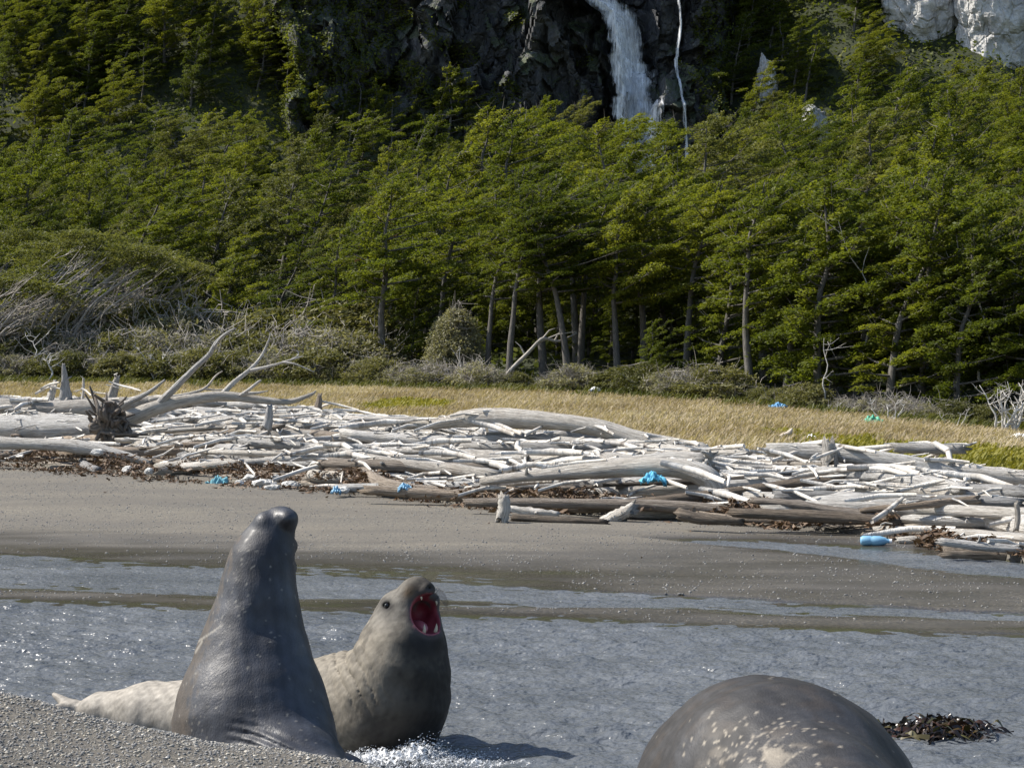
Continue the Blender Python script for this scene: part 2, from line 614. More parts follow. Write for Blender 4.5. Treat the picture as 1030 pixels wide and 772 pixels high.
def pebbles(name, n, xr, yr, size, label, seed, accept=None, sink=0.35, flat=0.65, bright=1.0):
    g = np.random.default_rng(seed)
    x = g.uniform(*xr, n)
    y = g.uniform(*yr, n)
    if accept is not None:
        k = accept(x, y, g)
        x, y = x[k], y[k]
    n = len(x)
    # octahedron split once: 18 points, 32 triangles
    base = [(1, 0, 0), (-1, 0, 0), (0, 1, 0), (0, -1, 0), (0, 0, 1), (0, 0, -1)]
    tri = [(0, 2, 4), (2, 1, 4), (1, 3, 4), (3, 0, 4), (2, 0, 5), (1, 2, 5), (3, 1, 5), (0, 3, 5)]
    pts = [np.array(b, float) for b in base]
    mid = {}
    fc = []

    def m(a, b):
        k = (min(a, b), max(a, b))
        if k not in mid:
            q = pts[a] + pts[b]
            pts.append(q / np.linalg.norm(q))
            mid[k] = len(pts) - 1
        return mid[k]
    for a, b, c in tri:
        ab, bc, ca = m(a, b), m(b, c), m(c, a)
        fc += [(a, ab, ca), (b, bc, ab), (c, ca, bc), (ab, bc, ca)]
    P = np.array(pts)
    fc = np.array(fc)
    r = size[0] * (size[1] / size[0]) ** (g.random(n) ** 2.0)
    S = np.stack([r * g.uniform(.8, 1.5, n), r * g.uniform(.7, 1.1, n), r * g.uniform(flat * .7, flat * 1.2, n)], -1)
    Q = P[None] * (1 + g.normal(0, 0.10, (n, len(P), 1))) * S[:, None, :]
    a = g.uniform(0, 6.28, n)
    ca, sa = np.cos(a)[:, None], np.sin(a)[:, None]
    X = Q[..., 0] * ca - Q[..., 1] * sa
    Y = Q[..., 0] * sa + Q[..., 1] * ca
    Z = Q[..., 2] + (g.normal(0, 0.25, n)[:, None]) * X
    z = H(x, y) + S[:, 2] * (1 - 2 * sink)
    V = np.stack([X + x[:, None], Y + y[:, None], Z + z[:, None]], -1).reshape(-1, 3)
    Fc = (fc[None] + (np.arange(n) * len(P))[:, None, None]).reshape(-1, 3)
    me = make_mesh(name, V, Fc)
    set_attr(me, "tint", np.repeat(g.random(n) ** 1.2 * bright, len(P)), 'FLOAT')
    o = add_obj(name, me, M_pebble)
    tag(o, label, "gravel", kind="stuff")
    return o


pebbles("gravel", 85000, (-2.4, 0.35), (4.2, 7.6), (0.0016, 0.0068), "loose grey pebbles covering the near gravel bank", 21)


def acc_sand(x, y, g):
    z = H(x, y)
    ok = (y < yD(x) + 0.2) & (z > 0.012) & (np.abs(x) < 0.29 * y) & (y > 15)
    den = 0.35 + 0.65 * (SNoise(31, 3.0, 3, dims=2)(x * 0.6, y) > 0.0)
    return ok & (g.random(len(x)) < den)


pebbles("pebbles", 42000, (-11, 7.5), (15, 40), (0.005, 0.015), "scattered tan and grey pebbles across the open sand", 22, acc_sand, sink=0.4, bright=.62)
# ------------------------------------------------------------------ labels that tell look-alikes apart
ORD = ["", "first", "second", "third", "fourth", "fifth", "sixth", "seventh", "eighth", "ninth", "tenth", "eleventh", "twelfth",
       "thirteenth", "fourteenth", "fifteenth", "sixteenth", "seventeenth", "eighteenth", "nineteenth", "twentieth"] + ["further"] * 40


def column(o_xyz):
    return 515 + F * o_xyz[0] / o_xyz[1]


def row(o_xyz):
    return 386 + F * (1.9 - o_xyz[2]) / o_xyz[1]


def label_rows(items, cat, group=None):
    """items: (object, xyz, look, singular, plural, where); look-alikes in one place are told apart by their order from the left"""
    cls = {}
    for it in items:
        cls.setdefault((it[2], it[3], it[5]), []).append(it)
    for (look, sing, where), L in cls.items():
        L.sort(key=lambda it: column(it[1]))
        n = len(L)
        for i, it in enumerate(L):
            o, plural = it[0], it[4]
            if n == 1:
                s = f"{look} {sing} {where}"
            elif i == n - 1 and n > 2:
                s = f"rightmost of the {look} {plural} {where}"
            elif i == 0:
                s = f"leftmost of the {look} {plural} {where}"
            elif n == 2:
                s = f"rightmost of the {look} {plural} {where}"
            else:
                s = f"{ORD[i + 1]} from left of the {look} {plural} {where}"
            tag(o, s, cat, group or f"{look} {plural} {where}")


# ------------------------------------------------------------------ trees
M_leaf = mat_leaf("beech_leaf", (0.034, 0.050, 0.009), (0.096, 0.119, 0.014), (0.182, 0.192, 0.024), 0.5)
M_leaf2 = mat_leaf("shrub_leaf", (0.055, 0.062, 0.020), (0.115, 0.116, 0.038), (0.18, 0.17, 0.08), 0.35)
M_leaf3 = mat_leaf("wind_leaf", (0.050, 0.060, 0.018), (0.105, 0.114, 0.030), (0.165, 0.168, 0.055), 0.42)
M_leafg = mat_leaf("grey_leaf", (0.10, 0.100, 0.056), (0.195, 0.187, 0.112), (0.30, 0.285, 0.19), 0.35)
M_rust = mat_leaf("rust_leaf", (0.12, 0.045, 0.012), (0.19, 0.07, 0.02), (0.25, 0.10, 0.03), 0.3)
M_bark = mat_bark("beech_bark", (0.042, 0.038, 0.033), (0.155, 0.142, 0.125))
M_twig = mat_bark("grey_twig", (0.20, 0.175, 0.15), (0.44, 0.41, 0.365))
M_dead = mat_bark("dead_wood", (0.34, 0.32, 0.29), (0.66, 0.64, 0.60))


def leaf_quads(C, rad, thick, count, size, g, tilt=(0, 0), dome=0.25, up=0.5, lump=0.3, aspect=0.42):
    """flat spray of leaf clumps around C; returns verts (n*4,3) and tints"""
    a = g.uniform(0, 2 * math.pi, count)
    ph = g.uniform(0, 6.28, 3)
    edge = 1 + lump * (np.sin(3 * a + ph[0]) * .5 + np.sin(5 * a + ph[1]) * .35 + np.sin(8 * a + ph[2]) * .3)
    rho = np.sqrt(g.random(count)) * edge
    x = rad[0] * rho * np.cos(a)
    y = rad[1] * rho * np.sin(a)
    z = thick * (g.normal(0, 0.5, count)) - dome * rho ** 2 * min(rad) + tilt[0] * x + tilt[1] * y
    P = np.stack([x, y, z], -1) + C
    N = np.stack([g.normal(0, up, count), g.normal(0, up, count), np.ones(count)], -1)
    N /= np.linalg.norm(N, axis=1)[:, None]
    b = g.uniform(0, 2 * math.pi, count)
    D = np.stack([np.cos(b), np.sin(b), np.zeros(count)], -1)
    D -= N * (D * N).sum(1)[:, None]
    D /= np.linalg.norm(D, axis=1)[:, None]
    E = np.cross(N, D)
    s = size * g.uniform(0.6, 1.45, count)[:, None]
    w = s * aspect
    V = np.stack([P - D * s, P - E * w + D * s * .15, P + D * s, P + E * w - D * s * .1], 1)
    t = np.clip(g.normal(0.5, 0.2, count), 0, 1)
    return V.reshape(-1, 3), np.repeat(t, 4)


def crown_mesh(name, parts, ptint):
    V = np.vstack([p[0] for p in parts])
    T = np.concatenate([np.clip(p[1] * 0.55 + pt * 0.45, 0, 1) for p, pt in zip(parts, ptint)])
    n = len(V) // 4
    me = make_mesh(name, V, np.arange(n * 4).reshape(n, 4), smooth=False)
    set_attr(me, "tint", T, 'FLOAT')
    return me


def tree_meshes(seed, h, base, Rr, limbs, lean=0.25, leaf=0.085, dens=210, sides=7, trunk_r=0.16, narrow=False):
    cone = (0.34, 0.05, 0.18, 0.0)[seed % 4]
    g = np.random.default_rng(seed)
    tb = Tubes()
    k = 9
    zz = np.linspace(0, 1, k)
    wob = g.normal(0, 0.16, (k, 2)).cumsum(0) * np.linspace(0, 1, k)[:, None]
    tr = np.stack([lean * h * zz ** 1.6 + wob[:, 0], wob[:, 1], zz * h * 0.97], -1)
    tr[0, 2] = -0.5
    tb.add(smooth_path(tr, 18), np.linspace(trunk_r * 1.15, 0.018, 18) ** 1.0, sides, jitter=0.07, seed=seed)
    parts, pt = [], []

    def at(f):
        f = np.clip(f, 0, 1) * (k - 1)
        i = min(int(f), k - 2)
        return tr[i] + (tr[i + 1] - tr[i]) * (f - i)

    for i in range(limbs):
        hf = (i + g.uniform(0.1, 0.9)) / limbs
        f = base + (0.99 - base) * hf
        o = at(f)
        prof = (0.22 + 0.95 * math.sin(math.pi * min(1, hf * 0.72 + 0.28))) * (1 - cone * hf)
        if narrow:
            prof *= 0.72
        az = i * 2.399 + g.uniform(-0.6, 0.6)
        L = Rr * prof * g.uniform(0.65, 1.15) * (1 + 0.38 * math.cos(az))
        rise = g.uniform(0.05, 0.35) + 0.34 * hf
        d = np.array([math.cos(az), math.sin(az), 0.0])
        bend = np.array([0.22 * L, 0, 0])                       # the wind drags the tips one way
        p1 = o + d * L * 0.5 + np.array([0, 0, rise * L * 0.35]) + bend * 0.3
        p2 = o + d * L + np.array([0, 0, rise * L]) + bend
        pts = smooth_path([o, p1, p2], 7)
        r0 = trunk_r * (0.42 * (1 - f) + 0.10)
        tb.add(pts, np.linspace(r0, 0.008, 7), 5, cap=False, seed=seed + i)
        tint = np.clip(g.normal(0.5, 0.28), 0, 1)
        for tw in range(2):
            q0 = pts[g.integers(2, 6)]
            e0 = q0 + d * L * .35 + g.normal(0, .25, 3) + np.array([.15, 0, .22])
            tb.add([q0, (q0 + e0) / 2 + np.array([0, 0, -.05]), e0], [.016, .011, .004], 3, cap=False)
        nsp = 3 if L > 0.5 * Rr else 2
        for q in range(nsp):
            ff = (0.42, 0.74, 1.0)[q] if nsp == 3 else (0.55, 1.0)[q]
            c = pts[min(6, int(ff * 6))] + np.array([g.normal(0, .12), g.normal(0, .12), g.normal(0.03, .07)])
            rx = (0.17 + 0.18 * L) * g.uniform(0.65, 1.25) * (1.0 if q else 0.9)
            ry = rx * g.uniform(0.6, 0.95)
            cnt = int(dens * rx * ry * 3.14 * g.uniform(.8, 1.1)) + 14
            parts.append(leaf_quads(c, (rx, ry), (0.05 if seed % 2 else .10) + 0.03 * g.random(), cnt, leaf, g, tilt=(0.14 + 0.26 * hf + g.normal(0, .10), g.normal(0, .10)), dome=0.20, up=0.40 if seed % 2 else .62))
            pt.append(np.clip(tint + g.normal(0, .12), 0, 1))
    # leading shoot
    for q in range(4):
        c = at(0.90 + 0.035 * q) + np.array([0.10 + 0.05 * q, 0, 0.10])
        rx = (0.26 - 0.05 * q) * (Rr / 2.2)
        parts.append(leaf_quads(c, (rx, rx * .8), 0.10, int(dens * rx * rx * 3.2) + 16, leaf, g, tilt=(0.5, 0), dome=0.2, up=0.5))
        pt.append(0.65)
    return tb.mesh("trunk"), crown_mesh("crown", parts, pt)


FULL = [tree_meshes(100 + i, 7.6, b, 2.0, int(n * 1.15), ln, 0.066, 400, trunk_r=0.12) for i, (b, n, ln) in enumerate(
    [(0.10, 37, .10), (0.08, 38, .16), (0.16, 34, .06), (0.10, 37, .20), (0.14, 35, .12), (0.09, 36, .24), (0.18, 33, .03)])]
TALL = [tree_meshes(140 + i, 8.2, b, 2.15, int(n * 1.15), ln, 0.064, 400, trunk_r=0.155) for i, (b, n, ln) in enumerate(
    [(0.45, 26, .10), (0.50, 24, .16), (0.40, 27, .05), (0.48, 25, -.06)])]
THIN = [tree_meshes(170 + i, 6.8, b, 1.55, n, .05, 0.08, 260, trunk_r=0.10, narrow=True) for i, (b, n) in enumerate([(0.25, 18), (0.4, 15), (0.30, 20)])]


def put_tree(kind, mesh_pair, x, y, sc, rot, leafmat=None, sink=0.1):
    z = float(H(x, y)) - sink
    r = empty(kind, (x, y, z))
    r.rotation_euler = (0, 0, rot)
    r.scale = (sc * g_t.uniform(.92, 1.1), sc * g_t.uniform(.92, 1.1), sc)
    t = add_obj("trunk", mesh_pair[0], M_bark, r)
    c = add_obj("crown", mesh_pair[1], None, r)
    if not mesh_pair[1].materials:
        mesh_pair[1].materials.append(M_leaf)
    if leafmat:
        c.material_slots[0].link = 'OBJECT'
        c.material_slots[0].material = leafmat
    return r


g_t = np.random.default_rng(77)
trees = []
# front row, each where a trunk shows in the photo: column, distance past the forest edge, kind, scale
front = [(222, 12, 'F', .78), (262, 9, 'F', .82), (322, 7, 'F', .85), (350, 11, 'T', .9), (383, 4, 'T', 1.0), (411, 5, 'F', .62), (440, 9, 'T', .98),
         (490, 4, 'T', .84), (512, 3, 'T', .92), (548, 6, 'T', 1.02), (572, 4, 'T', .94), (584, 9, 'T', .98), (622, 5, 'T', .9), (648, 8, 'T', .98), (655, 2, 'F', .36),
         (690, 6, 'T', .95), (722, 5, 'F', .92), (756, 4, 'T', .92), (790, 5, 'F', .95), (822, 3, 'F', 1.0), (858, 5, 'F', 1.0), (893, 3, 'F', .95),
         (925, 5, 'F', 1.0), (962, 3, 'F', .78), (990, 6, 'F', .95), (1022, 4, 'F', .9), (1050, 6, 'F', .9), (905, 8, 'T', .95), (840, 9, 'T', .95), (770, 10, 'T', .95)]
items = []
spots = []
for u, dy, kd, sc in front:
    kx = (u - 515) / F
    y = 60.0
    for _ in range(20):
        y = float(yF(kx * y)) + dy
    x = kx * y
    pool = TALL if kd == 'T' else FULL
    o = put_tree("beech_tree", pool[g_t.integers(len(pool))], x, y, sc * 1.02, g_t.uniform(-.5, .5))
    spots.append((x, y))
    where = ("above the dead branches" if u < 300 else "beside the rounded bush" if u < 460 else
             "between rounded bush and blue litter" if u < 600 else "between blue litter and green tarp" if u < 880 else "behind the green tarp")
    look = "bare trunked green" if kd == 'T' else ("small low green" if sc < .65 else "full crowned green")
    items.append((o, (x, y, 0), look, "beech", "beeches", where))
# the mass of the forest
tries = 0
while tries < 60000 and len(spots) < 224:
    tries += 1
    y = 60 + 94 * g_t.random() ** 0.85
    x = g_t.uniform(-0.31, 0.30) * y
    f = float(yF(x))
    if y < f + 10 or (x < -9.5 and y < 93):
        continue
    if y > 141 and -21 < x < 19:
        continue
    if y > 150 and x < -12:
        continue
    if 515 + F * x / y > 885 and y > 144:
        continue
    if abs(515 + F * x / y - 818) < 30 and y > 104:
        continue
    sp = 3.1 + 1.7 * (y - 60) / 90
    if any((x - a) ** 2 + (y - b) ** 2 < sp * sp for a, b in spots):
        continue
    spots.append((x, y))
    near = y < 92
    pool = FULL if g_t.random() < .8 else TALL
    low = .72 if 555 < column((x, y)) < 705 and y > 108 else 1.0
    o = put_tree("beech_tree", pool[g_t.integers(len(pool))], x, y, low * g_t.uniform(.64, 1.26), g_t.uniform(-1.0, 1.0), leafmat=M_leaf3 if g_t.random() < .13 else None)
    u = column((x, y))
    depth = "behind front row" if y < 88 else "half way up" if y < 112 else "high up" if y < 132 else "along the top"
    side = ("at far left" if u < 130 else "left of the rounded bush" if u < 300 else "above the rounded bush" if u < 470 else
            "left of the waterfall" if u < 585 else "below the waterfall" if u < 690 else "below the white boulder" if u < 850 else "at far right")
    look = "windswept green"
    items.append((o, (x, y, 0), look, "beech", "beeches", depth + " " + side.replace("the ", "")))
# the steep ground either side of the cliff
n_steep = 0
tries = 0
while tries < 20000 and n_steep < 84:
    tries += 1
    left = g_t.random() < 0.60
    y = 153 + 24 * g_t.random() if not left else 157 + 20 * g_t.random()
    x = g_t.uniform(-47, -17) if left else g_t.uniform(17.5, 48)
    if any((x - a) ** 2 + ((y - b) * 1.5) ** 2 < 2.6 ** 2 for a, b in spots):
        continue
    if x / y * F + 515 > 868 and y > 150:
        continue
    spots.append((x, y))
    n_steep += 1
    pool = FULL if g_t.random() < .85 else THIN
    o = put_tree("beech_tree", pool[g_t.integers(len(pool))], x, y, g_t.uniform(.8, 1.1), g_t.uniform(-.8, .8), sink=0.5)
    items.append((o, (x, y, 0), "flat layered", "beech", "beeches", ("low" if y < 165 else "high") + " on steep bank " +
                  ("at left edge" if x < -40 else "at far left" if x < -33 else "halfway to cliff" if x < -25 else "left of dark cliff" if left else "beside waterfall cliff" if x < 27 else "under the pale outcrop" if x < 38 else "at far right")))
for u, y, sc, k in [(286, 155, .9, 1), (350, 152, .6, 1), (362, 154, .9, 0), (415, 154, .9, 1), (458, 154, .9, 2), (474, 152, .7, 1), (495, 154, .9, 1), (540, 153, .8, 0), (300, 154, .9, 0), (318, 152.5, .85, 1), (340, 153, .7, 2), (376, 153, .8, 2), (392, 152.5, .85, 1), (408, 153, .75, 0), (424, 152, .7, 1), (436, 153, 1.1, 2), (450, 152, 1.15, 0), (466, 153, .95, 1), (484, 152, .7, 0), (506, 152.5, .85, 2), (526, 152, .7, 0)]:
    x = (u - 515) / F * y
    o = put_tree("beech_tree", THIN[k], x, y, sc * 1.05, g_t.uniform(-1, 1), sink=0.2)
    items.append((o, (x, y, 0), "thin grey stemmed", "beech", "beeches", "at the foot of the dark cliff"))
for u, dy, sc in [(492, 13, .5), (530, 15, .55), (560, 13, .5), (592, 14, .58), (612, 12, .45), (636, 14, .52), (668, 13, .55), (706, 12, .5)]:
    y = 60.0
    for _ in range(20):
        y = float(yF((u - 515) / F * y)) + dy
    x = (u - 515) / F * y
    o = put_tree("beech_tree", FULL[u % 7], x, y, sc, u * .37 % 2 - 1)
    items.append((o, (x, y, 0), "small shaded", "beech", "beeches", "between the tall front trunks"))
label_rows(items, "tree")

# a young tree with a rust coloured dead top
x, y = (357 - 515) / F * 92, 92.0
o = put_tree("beech_tree", THIN[2], x, y, 0.98, 0.3, leafmat=M_rust)
tag(o, "slim tree with dead rust orange leaves standing among the green beeches", "tree")

# ------------------------------------------------------------------ windswept trees at the left
def windswept(u, y, h, wdt, seed, label):
    g = np.random.default_rng(seed)
    x = (u - 515) / F * y
    z = float(H(x, y))
    r = empty("windswept_tree", (x, y, z))
    tb = Tubes()
    parts, pt = [], []
    for i in range(13):
        o = np.array([g.uniform(-wdt * .55, wdt * .12), g.uniform(-1.7, -.5), -0.3])
        L = g.uniform(.72, 1.0)
        reach = g.uniform(.35, 1.0) * wdt * .85
        p = [o, o + np.array([reach * .12, g.normal(0, .2), h * .30 * L]), o + np.array([reach * .45, g.normal(0, .4), h * .62 * L]), o + np.array([reach, g.normal(0, .7), h * .90 * L])]
        pts = smooth_path(p, 12)
        tb.add(pts, np.linspace(.095, .022, 12), 5, cap=False, seed=seed + i)
        for j in range(5):
            q = pts[g.integers(4, 11)]
            e = q + np.array([g.uniform(.4, 1.3), g.normal(0, .5), g.uniform(.15, .8)])
            mid = (q + e) / 2 + np.array([0.12, 0, -.10])
            tp = smooth_path([q, mid, e], 5)
            tb.add(tp, np.linspace(.028, .009, 5), 3, cap=False, seed=seed + j)
            for w in range(3):
                e2 = e + np.array([g.uniform(.2, .8), g.normal(0, .3), g.uniform(.0, .4)])
                tb.add([tp[2 + w % 2], (tp[3] + e2) / 2, e2], [.012, .009, .006], 3, cap=False)
                if g.random() < .35 and e[2] > h * .74:
                    c = e2 + np.array([g.normal(.1, .25), g.normal(0, .3), g.normal(.10, .12)])
                    rx = g.uniform(.35, .7)
                    parts.append(leaf_quads(c, (rx, rx * .7), .09, int(120 * rx), .07, g, tilt=(-.12 + g.normal(0, .15), g.normal(0, .1)), up=.5))
                    pt.append(np.clip(g.normal(.5, .25), 0, 1))
    # closed canopy sheared flat by the wind
    for i in range(int(70 * wdt / 4)):
        a = g.uniform(-.55, 1.0)
        top = h * (1.0 - .10 * max(0, a) - .30 * max(0, -a) - .16 * max(0, a - .5))
        c = np.array([a * wdt * .85, g.uniform(-1.2, 2.2), top + g.normal(-.12, .20)])
        c[2] -= .07 * (c[1] - .4) ** 2
        rx = g.uniform(.4, .8)
        parts.append(leaf_quads(c, (rx * 1.2, rx * .8), .10, int(190 * rx), .07, g, tilt=(-.10 + g.normal(0, .12), g.normal(0, .1)), up=.45))
        pt.append(np.clip(g.normal(.55, .25), 0, 1))
    add_obj("trunk", tb.mesh("trunk"), M_twig, r)
    add_obj("crown", crown_mesh("crown", parts, pt), M_leaf3, r)
    tag(r, label, "tree", "windswept trees at the left")


windswept(15, 86, 6.6, 5.0, 301, "windswept grey branched tree with flattened green top, against the left picture edge")
windswept(72, 81, 6.2, 4.8, 302, "windswept tree whose many bare grey stems lean and fan to the right")
windswept(130, 84, 5.6, 4.2, 303, "lower windswept tree at the sheltered end of the leaning grey thicket")
windswept(-20, 79, 4.6, 4.0, 304, "low windswept tree with bare grey twigs below the flattened green top at left edge")

# ------------------------------------------------------------------ shrubs along the forest edge
def shrub_meshes(seed, h, w, n_twig, n_leafclump, leaf=0.05, dens=1.0, dome=True):
    g = np.random.default_rng(seed)
    tb = Tubes()
    parts, pt = [], []
    for i in range(n_twig):
        az = g.uniform(0, 6.28)
        sp = math.sqrt(g.random())
        e = np.array([math.cos(az) * w * sp, math.sin(az) * w * sp, h * (1.08 - .55 * sp ** 2) * g.uniform(.75, 1.1)])
        m = e * np.array([.35, .35, .55]) + g.normal(0, .08, 3)
        pts = smooth_path([np.array([0, 0, -.15]) + g.normal(0, .08, 3), m, e], 7)
        tb.add(pts, np.linspace(.030, .006, 7), 4, cap=False, seed=i)
        for j in range(5):
            q = pts[g.integers(2, 7)]
            e2 = q + g.normal(0, .22, 3) + np.array([.10, 0, .10])
            tb.add([q, (q + e2) / 2 + g.normal(0, .05, 3), e2], [.011, .008, .004], 3, cap=False)
    for i in range(n_leafclump):
        az = g.uniform(0, 6.28)
        sp = math.sqrt(g.random())
        zt = h * (1.0 - .55 * sp ** 2)
        c = np.array([math.cos(az) * w * sp, math.sin(az) * w * sp, zt * g.uniform(.35, 1.0) if g.random() < .6 else zt])
        rx = g.uniform(.14, .34) * (.6 + .4 * h)
        parts.append(leaf_quads(c, (rx, rx * .85), .10, int(90 * dens * rx / .3), leaf, g, tilt=(g.normal(0, .3), g.normal(0, .3)), up=.8, dome=.5))
        pt.append(np.clip(g.normal(.5, .28), 0, 1))
    return tb.mesh("stems"), crown_mesh("foliage", parts, pt)


GREEN_S = [shrub_meshes(400 + i, 1.3, 1.2, 26, 120) for i in range(3)]
GREY_S = [shrub_meshes(420 + i, 1.2, 1.15, 75, 70, .042, .8) for i in range(3)]
TWIG_S = [shrub_meshes(440 + i, 1.1, 1.2, 110, 36, .04, .7) for i in range(2)]


def put_shrub(kind, pair, x, y, sc, mat_l, sz=None, tw=None):
    z = float(H(x, y)) - .05
    r = empty(kind, (x, y, z))
    r.rotation_euler = (0, 0, g_t.uniform(0, 6.28))
    r.scale = (sc * g_t.uniform(.9, 1.25), sc * g_t.uniform(.9, 1.25), sz or sc)
    a = add_obj("stems", pair[0], M_twig, r)
    b = add_obj("foliage", pair[1], mat_l, r)
    return r


items = []
def shrub_at(u, dy, k, sc, sz=None):
    kx = (u - 515) / F
    y = 60.0
    for _ in range(20):
        y = float(yF(kx * y)) + dy
    x = kx * y
    pool, ml, nm, look = {'g': (GREEN_S, M_leaf2, "leafy_shrub", "dull green"), 'y': (GREY_S, M_leafg, "leafy_shrub", "grey green"), 't': (TWIG_S, M_leafg, "twiggy_shrub", "bare twiggy grey")}[k]
    o = put_shrub(nm, pool[g_t.integers(len(pool))], x, y, sc, ml, sz)
    b = "front" if dy < 1.8 else "middle" if dy < 8 else "back"
    where = (f"in {b} row left of dead branches" if u < 165 else f"in {b} row behind dead branches" if u < 375 else f"under the trees beside the rounded bush" if u < 540 else
             "under the trees near the blue litter" if u < 700 else "between blue litter and green tarp" if u < 870 else "behind the green tarp")
    items.append((o, (x, y, 0), look, "shrub", "shrubs", where))


for i, u in enumerate(np.linspace(-12, 372, 15)):
    shrub_at(u + g_t.uniform(-8, 8), .6 + g_t.uniform(0, .8), 'gyg'[i % 3], g_t.uniform(.8, 1.15))
for i, u in enumerate(np.linspace(-15, 380, 15)):
    shrub_at(u + g_t.uniform(-10, 10), 3.2 + g_t.uniform(0, 1.2), 'ygyt'[i % 4], g_t.uniform(1.4, 1.9))
for i, u in enumerate(np.linspace(-15, 345, 12)):
    shrub_at(u + g_t.uniform(-10, 10), 6.8 + g_t.uniform(0, 2), 'ygyg'[i % 4], g_t.uniform(2.1, 2.6))
for u, dy, k, sc in [(385, 0.8, 'y', .55), (405, .9, 'y', .68), (430, .5, 'y', .75), (452, .8, 't', .8), (478, .7, 'y', .82), (498, .4, 'y', .6), (520, 1.2, 'g', .5), (562, .8, 'y', .6), (578, .9, 'y', .8),
                     (598, 1.3, 'g', .55), (628, 2.0, 'g', .7), (650, 1.5, 'g', .8), (676, .9, 'y', .75), (697, .5, 'y', .8), (720, .8, 'g', .85), (738, .9, 'y', .6), (765, 1.2, 'g', .45), (790, 1.0, 'g', .5),
                     (812, .7, 'g', .62), (850, .9, 't', .45), (880, .6, 't', .55), (905, .6, 't', .6), (930, .8, 'y', .5), (960, 1.0, 'g', .55), (985, 1.4, 'g', .5), (1035, 1.0, 'g', .6)]:
    shrub_at(u, dy, k, sc * 1.15)
label_rows(items, "shrub")

# the rounded grey bush in the middle
x, y = (458 - 515) / F * 72.5, 72.5
pair = shrub_meshes(470, 2.75, .85, 120, 300, .045, .9)
rb = put_shrub("rounded_bush", pair, x, y, 1.0, M_leafg)
rb.scale = (1, 1, 1.08)
tag(rb, "rounded grey green bush standing alone before the tall beeches", "bush")


# ------------------------------------------------------------------ dead trees and bare snags
def snag(kind, u, v, y, h, seed, label, lean=0.1, branches=7, r0=0.09, spread=.5, mat=None, group=None, stems=1, fork=2):
    g = np.random.default_rng(seed)
    p0 = W(u, v, y)
    p0[2] = float(H(p0[0], y)) if v >= 390 else min(p0[2], float(H(p0[0], y)) + 1.2 * (h > 3)) if v > 300 else p0[2]
    o = empty(kind, tuple(p0))
    tb = Tubes()
    for s in range(stems):
        az = g.uniform(0, 6.28)
        ln = lean if stems == 1 else g.uniform(-spread, spread)
        hh = h * g.uniform(.7, 1)
        k = 7
        pts = np.stack([np.linspace(0, ln * hh, k), g.normal(0, .05 * hh) * np.linspace(0, 1, k) ** 1.5, np.linspace(-.3, hh, k)], -1)
        pts[1:] += g.normal(0, .035 * h, (k - 1, 3)) * np.array([1, 1, .3])
        pts = smooth_path(pts, 14)
        tb.add(pts, np.linspace(r0, r0 * .18, 14), 7, jitter=.08, seed=seed + s)
        for b in range(branches):
            i = int(g.integers(5, 13))
            a = g.uniform(0, 6.28)
            L = h * g.uniform(.12, .34)
            d = np.array([math.cos(a) * .9 + .2, math.sin(a) * .6, g.uniform(.1, .8)])
            q = [pts[i], pts[i] + d * L * .5 + g.normal(0, .05 * L, 3), pts[i] + d * L + np.array([0, 0, .15 * L])]
            bp = smooth_path(q, 6)
            tb.add(bp, np.linspace(r0 * .42, r0 * .1, 6), 5, cap=False, seed=b)
            for f in range(fork):
                j = int(g.integers(2, 5))
                e = bp[j] + g.normal(0, .22 * L, 3) + d * L * .35
                tb.add([bp[j], (bp[j] + e) / 2 + g.normal(0, .03, 3), e], [r0 * .2, r0 * .14, r0 * .06], 4, cap=False)
    add_obj("trunk", tb.mesh("trunk"), mat or M_dead, o)
    tag(o, label, "dead tree", group)
    return o


snag("dead_tree", 232, 325, 77, 2.4, 501, "pale forked dead tree left of its twin, above the dead branches", .12, 6, .06)
snag("dead_tree", 293, 335, 76, 2.7, 502, "pale straight dead tree with short stubs, behind the shrubs", .05, 7, .06)
snag("dead_tree", 48, 345, 74, 1.7, 503, "short white twisted snag among the leaning grey thicket", .1, 6, .06)
snag("dead_tree", 160, 322, 74, 1.7, 504, "bare white many stemmed snag above the shrubs at left", .2, 5, .04, stems=4)
snag("dead_tree", 30, 330, 76, 2.2, 505, "crooked grey snag near the left picture edge", .15, 6, .05)
snag("dead_tree", 872, 430, 60.3, 6.5, 506, "white broken snag with forked top among the beeches, below the pale outcrop", .03, 3, .055, fork=1)
snag("dead_tree", 984, 430, 57.2, 6.6, 507, "white broken snag with bent top near the right picture edge", .05, 3, .055, fork=1)
snag("dead_tree", 786, 400, 66, 8.2, 508, "thin white crooked snag above the canopy, left of the white boulder", .2, 5, .05)
snag("dead_tree", 958, 430, 59, 6.3, 509, "upright grey snag with short stubs high at the right", .0, 4, .055, mat=M_twig)
snag("dead_tree", 828, 330, 58, 2.8, 510, "slim pale dead stem in the dark front row at right", .03, 4, .04)
snag("dead_tree", 720, 215, 88, 1.8, 511, "thin grey snag rising from the canopy under the waterfall", .15, 4, .04)
snag("dead_tree", 575, 205, 100, 2.2, 512, "pale leaning snag in the canopy left of the waterfall", .3, 5, .04)
snag("dead_tree", 462, 372, 71, 2.0, 513, "white dead stem standing in front of the rounded bush", .05, 7, .05)
snag("bare_shrub", 1012, 428, 50.5, 1.7, 514, "bare white many branched dead shrub at the right edge", .3, 5, .045, stems=8, spread=.75)
snag("bare_shrub", 893, 424, 53, .8, 515, "low bare white shrub beside the green tarp", .3, 5, .03, stems=4, spread=.9)
snag("bare_shrub", 960, 424, 52, .7, 516, "small bare grey shrub between green tarp and bare white shrub", .3, 4, .025, stems=3, spread=.8)
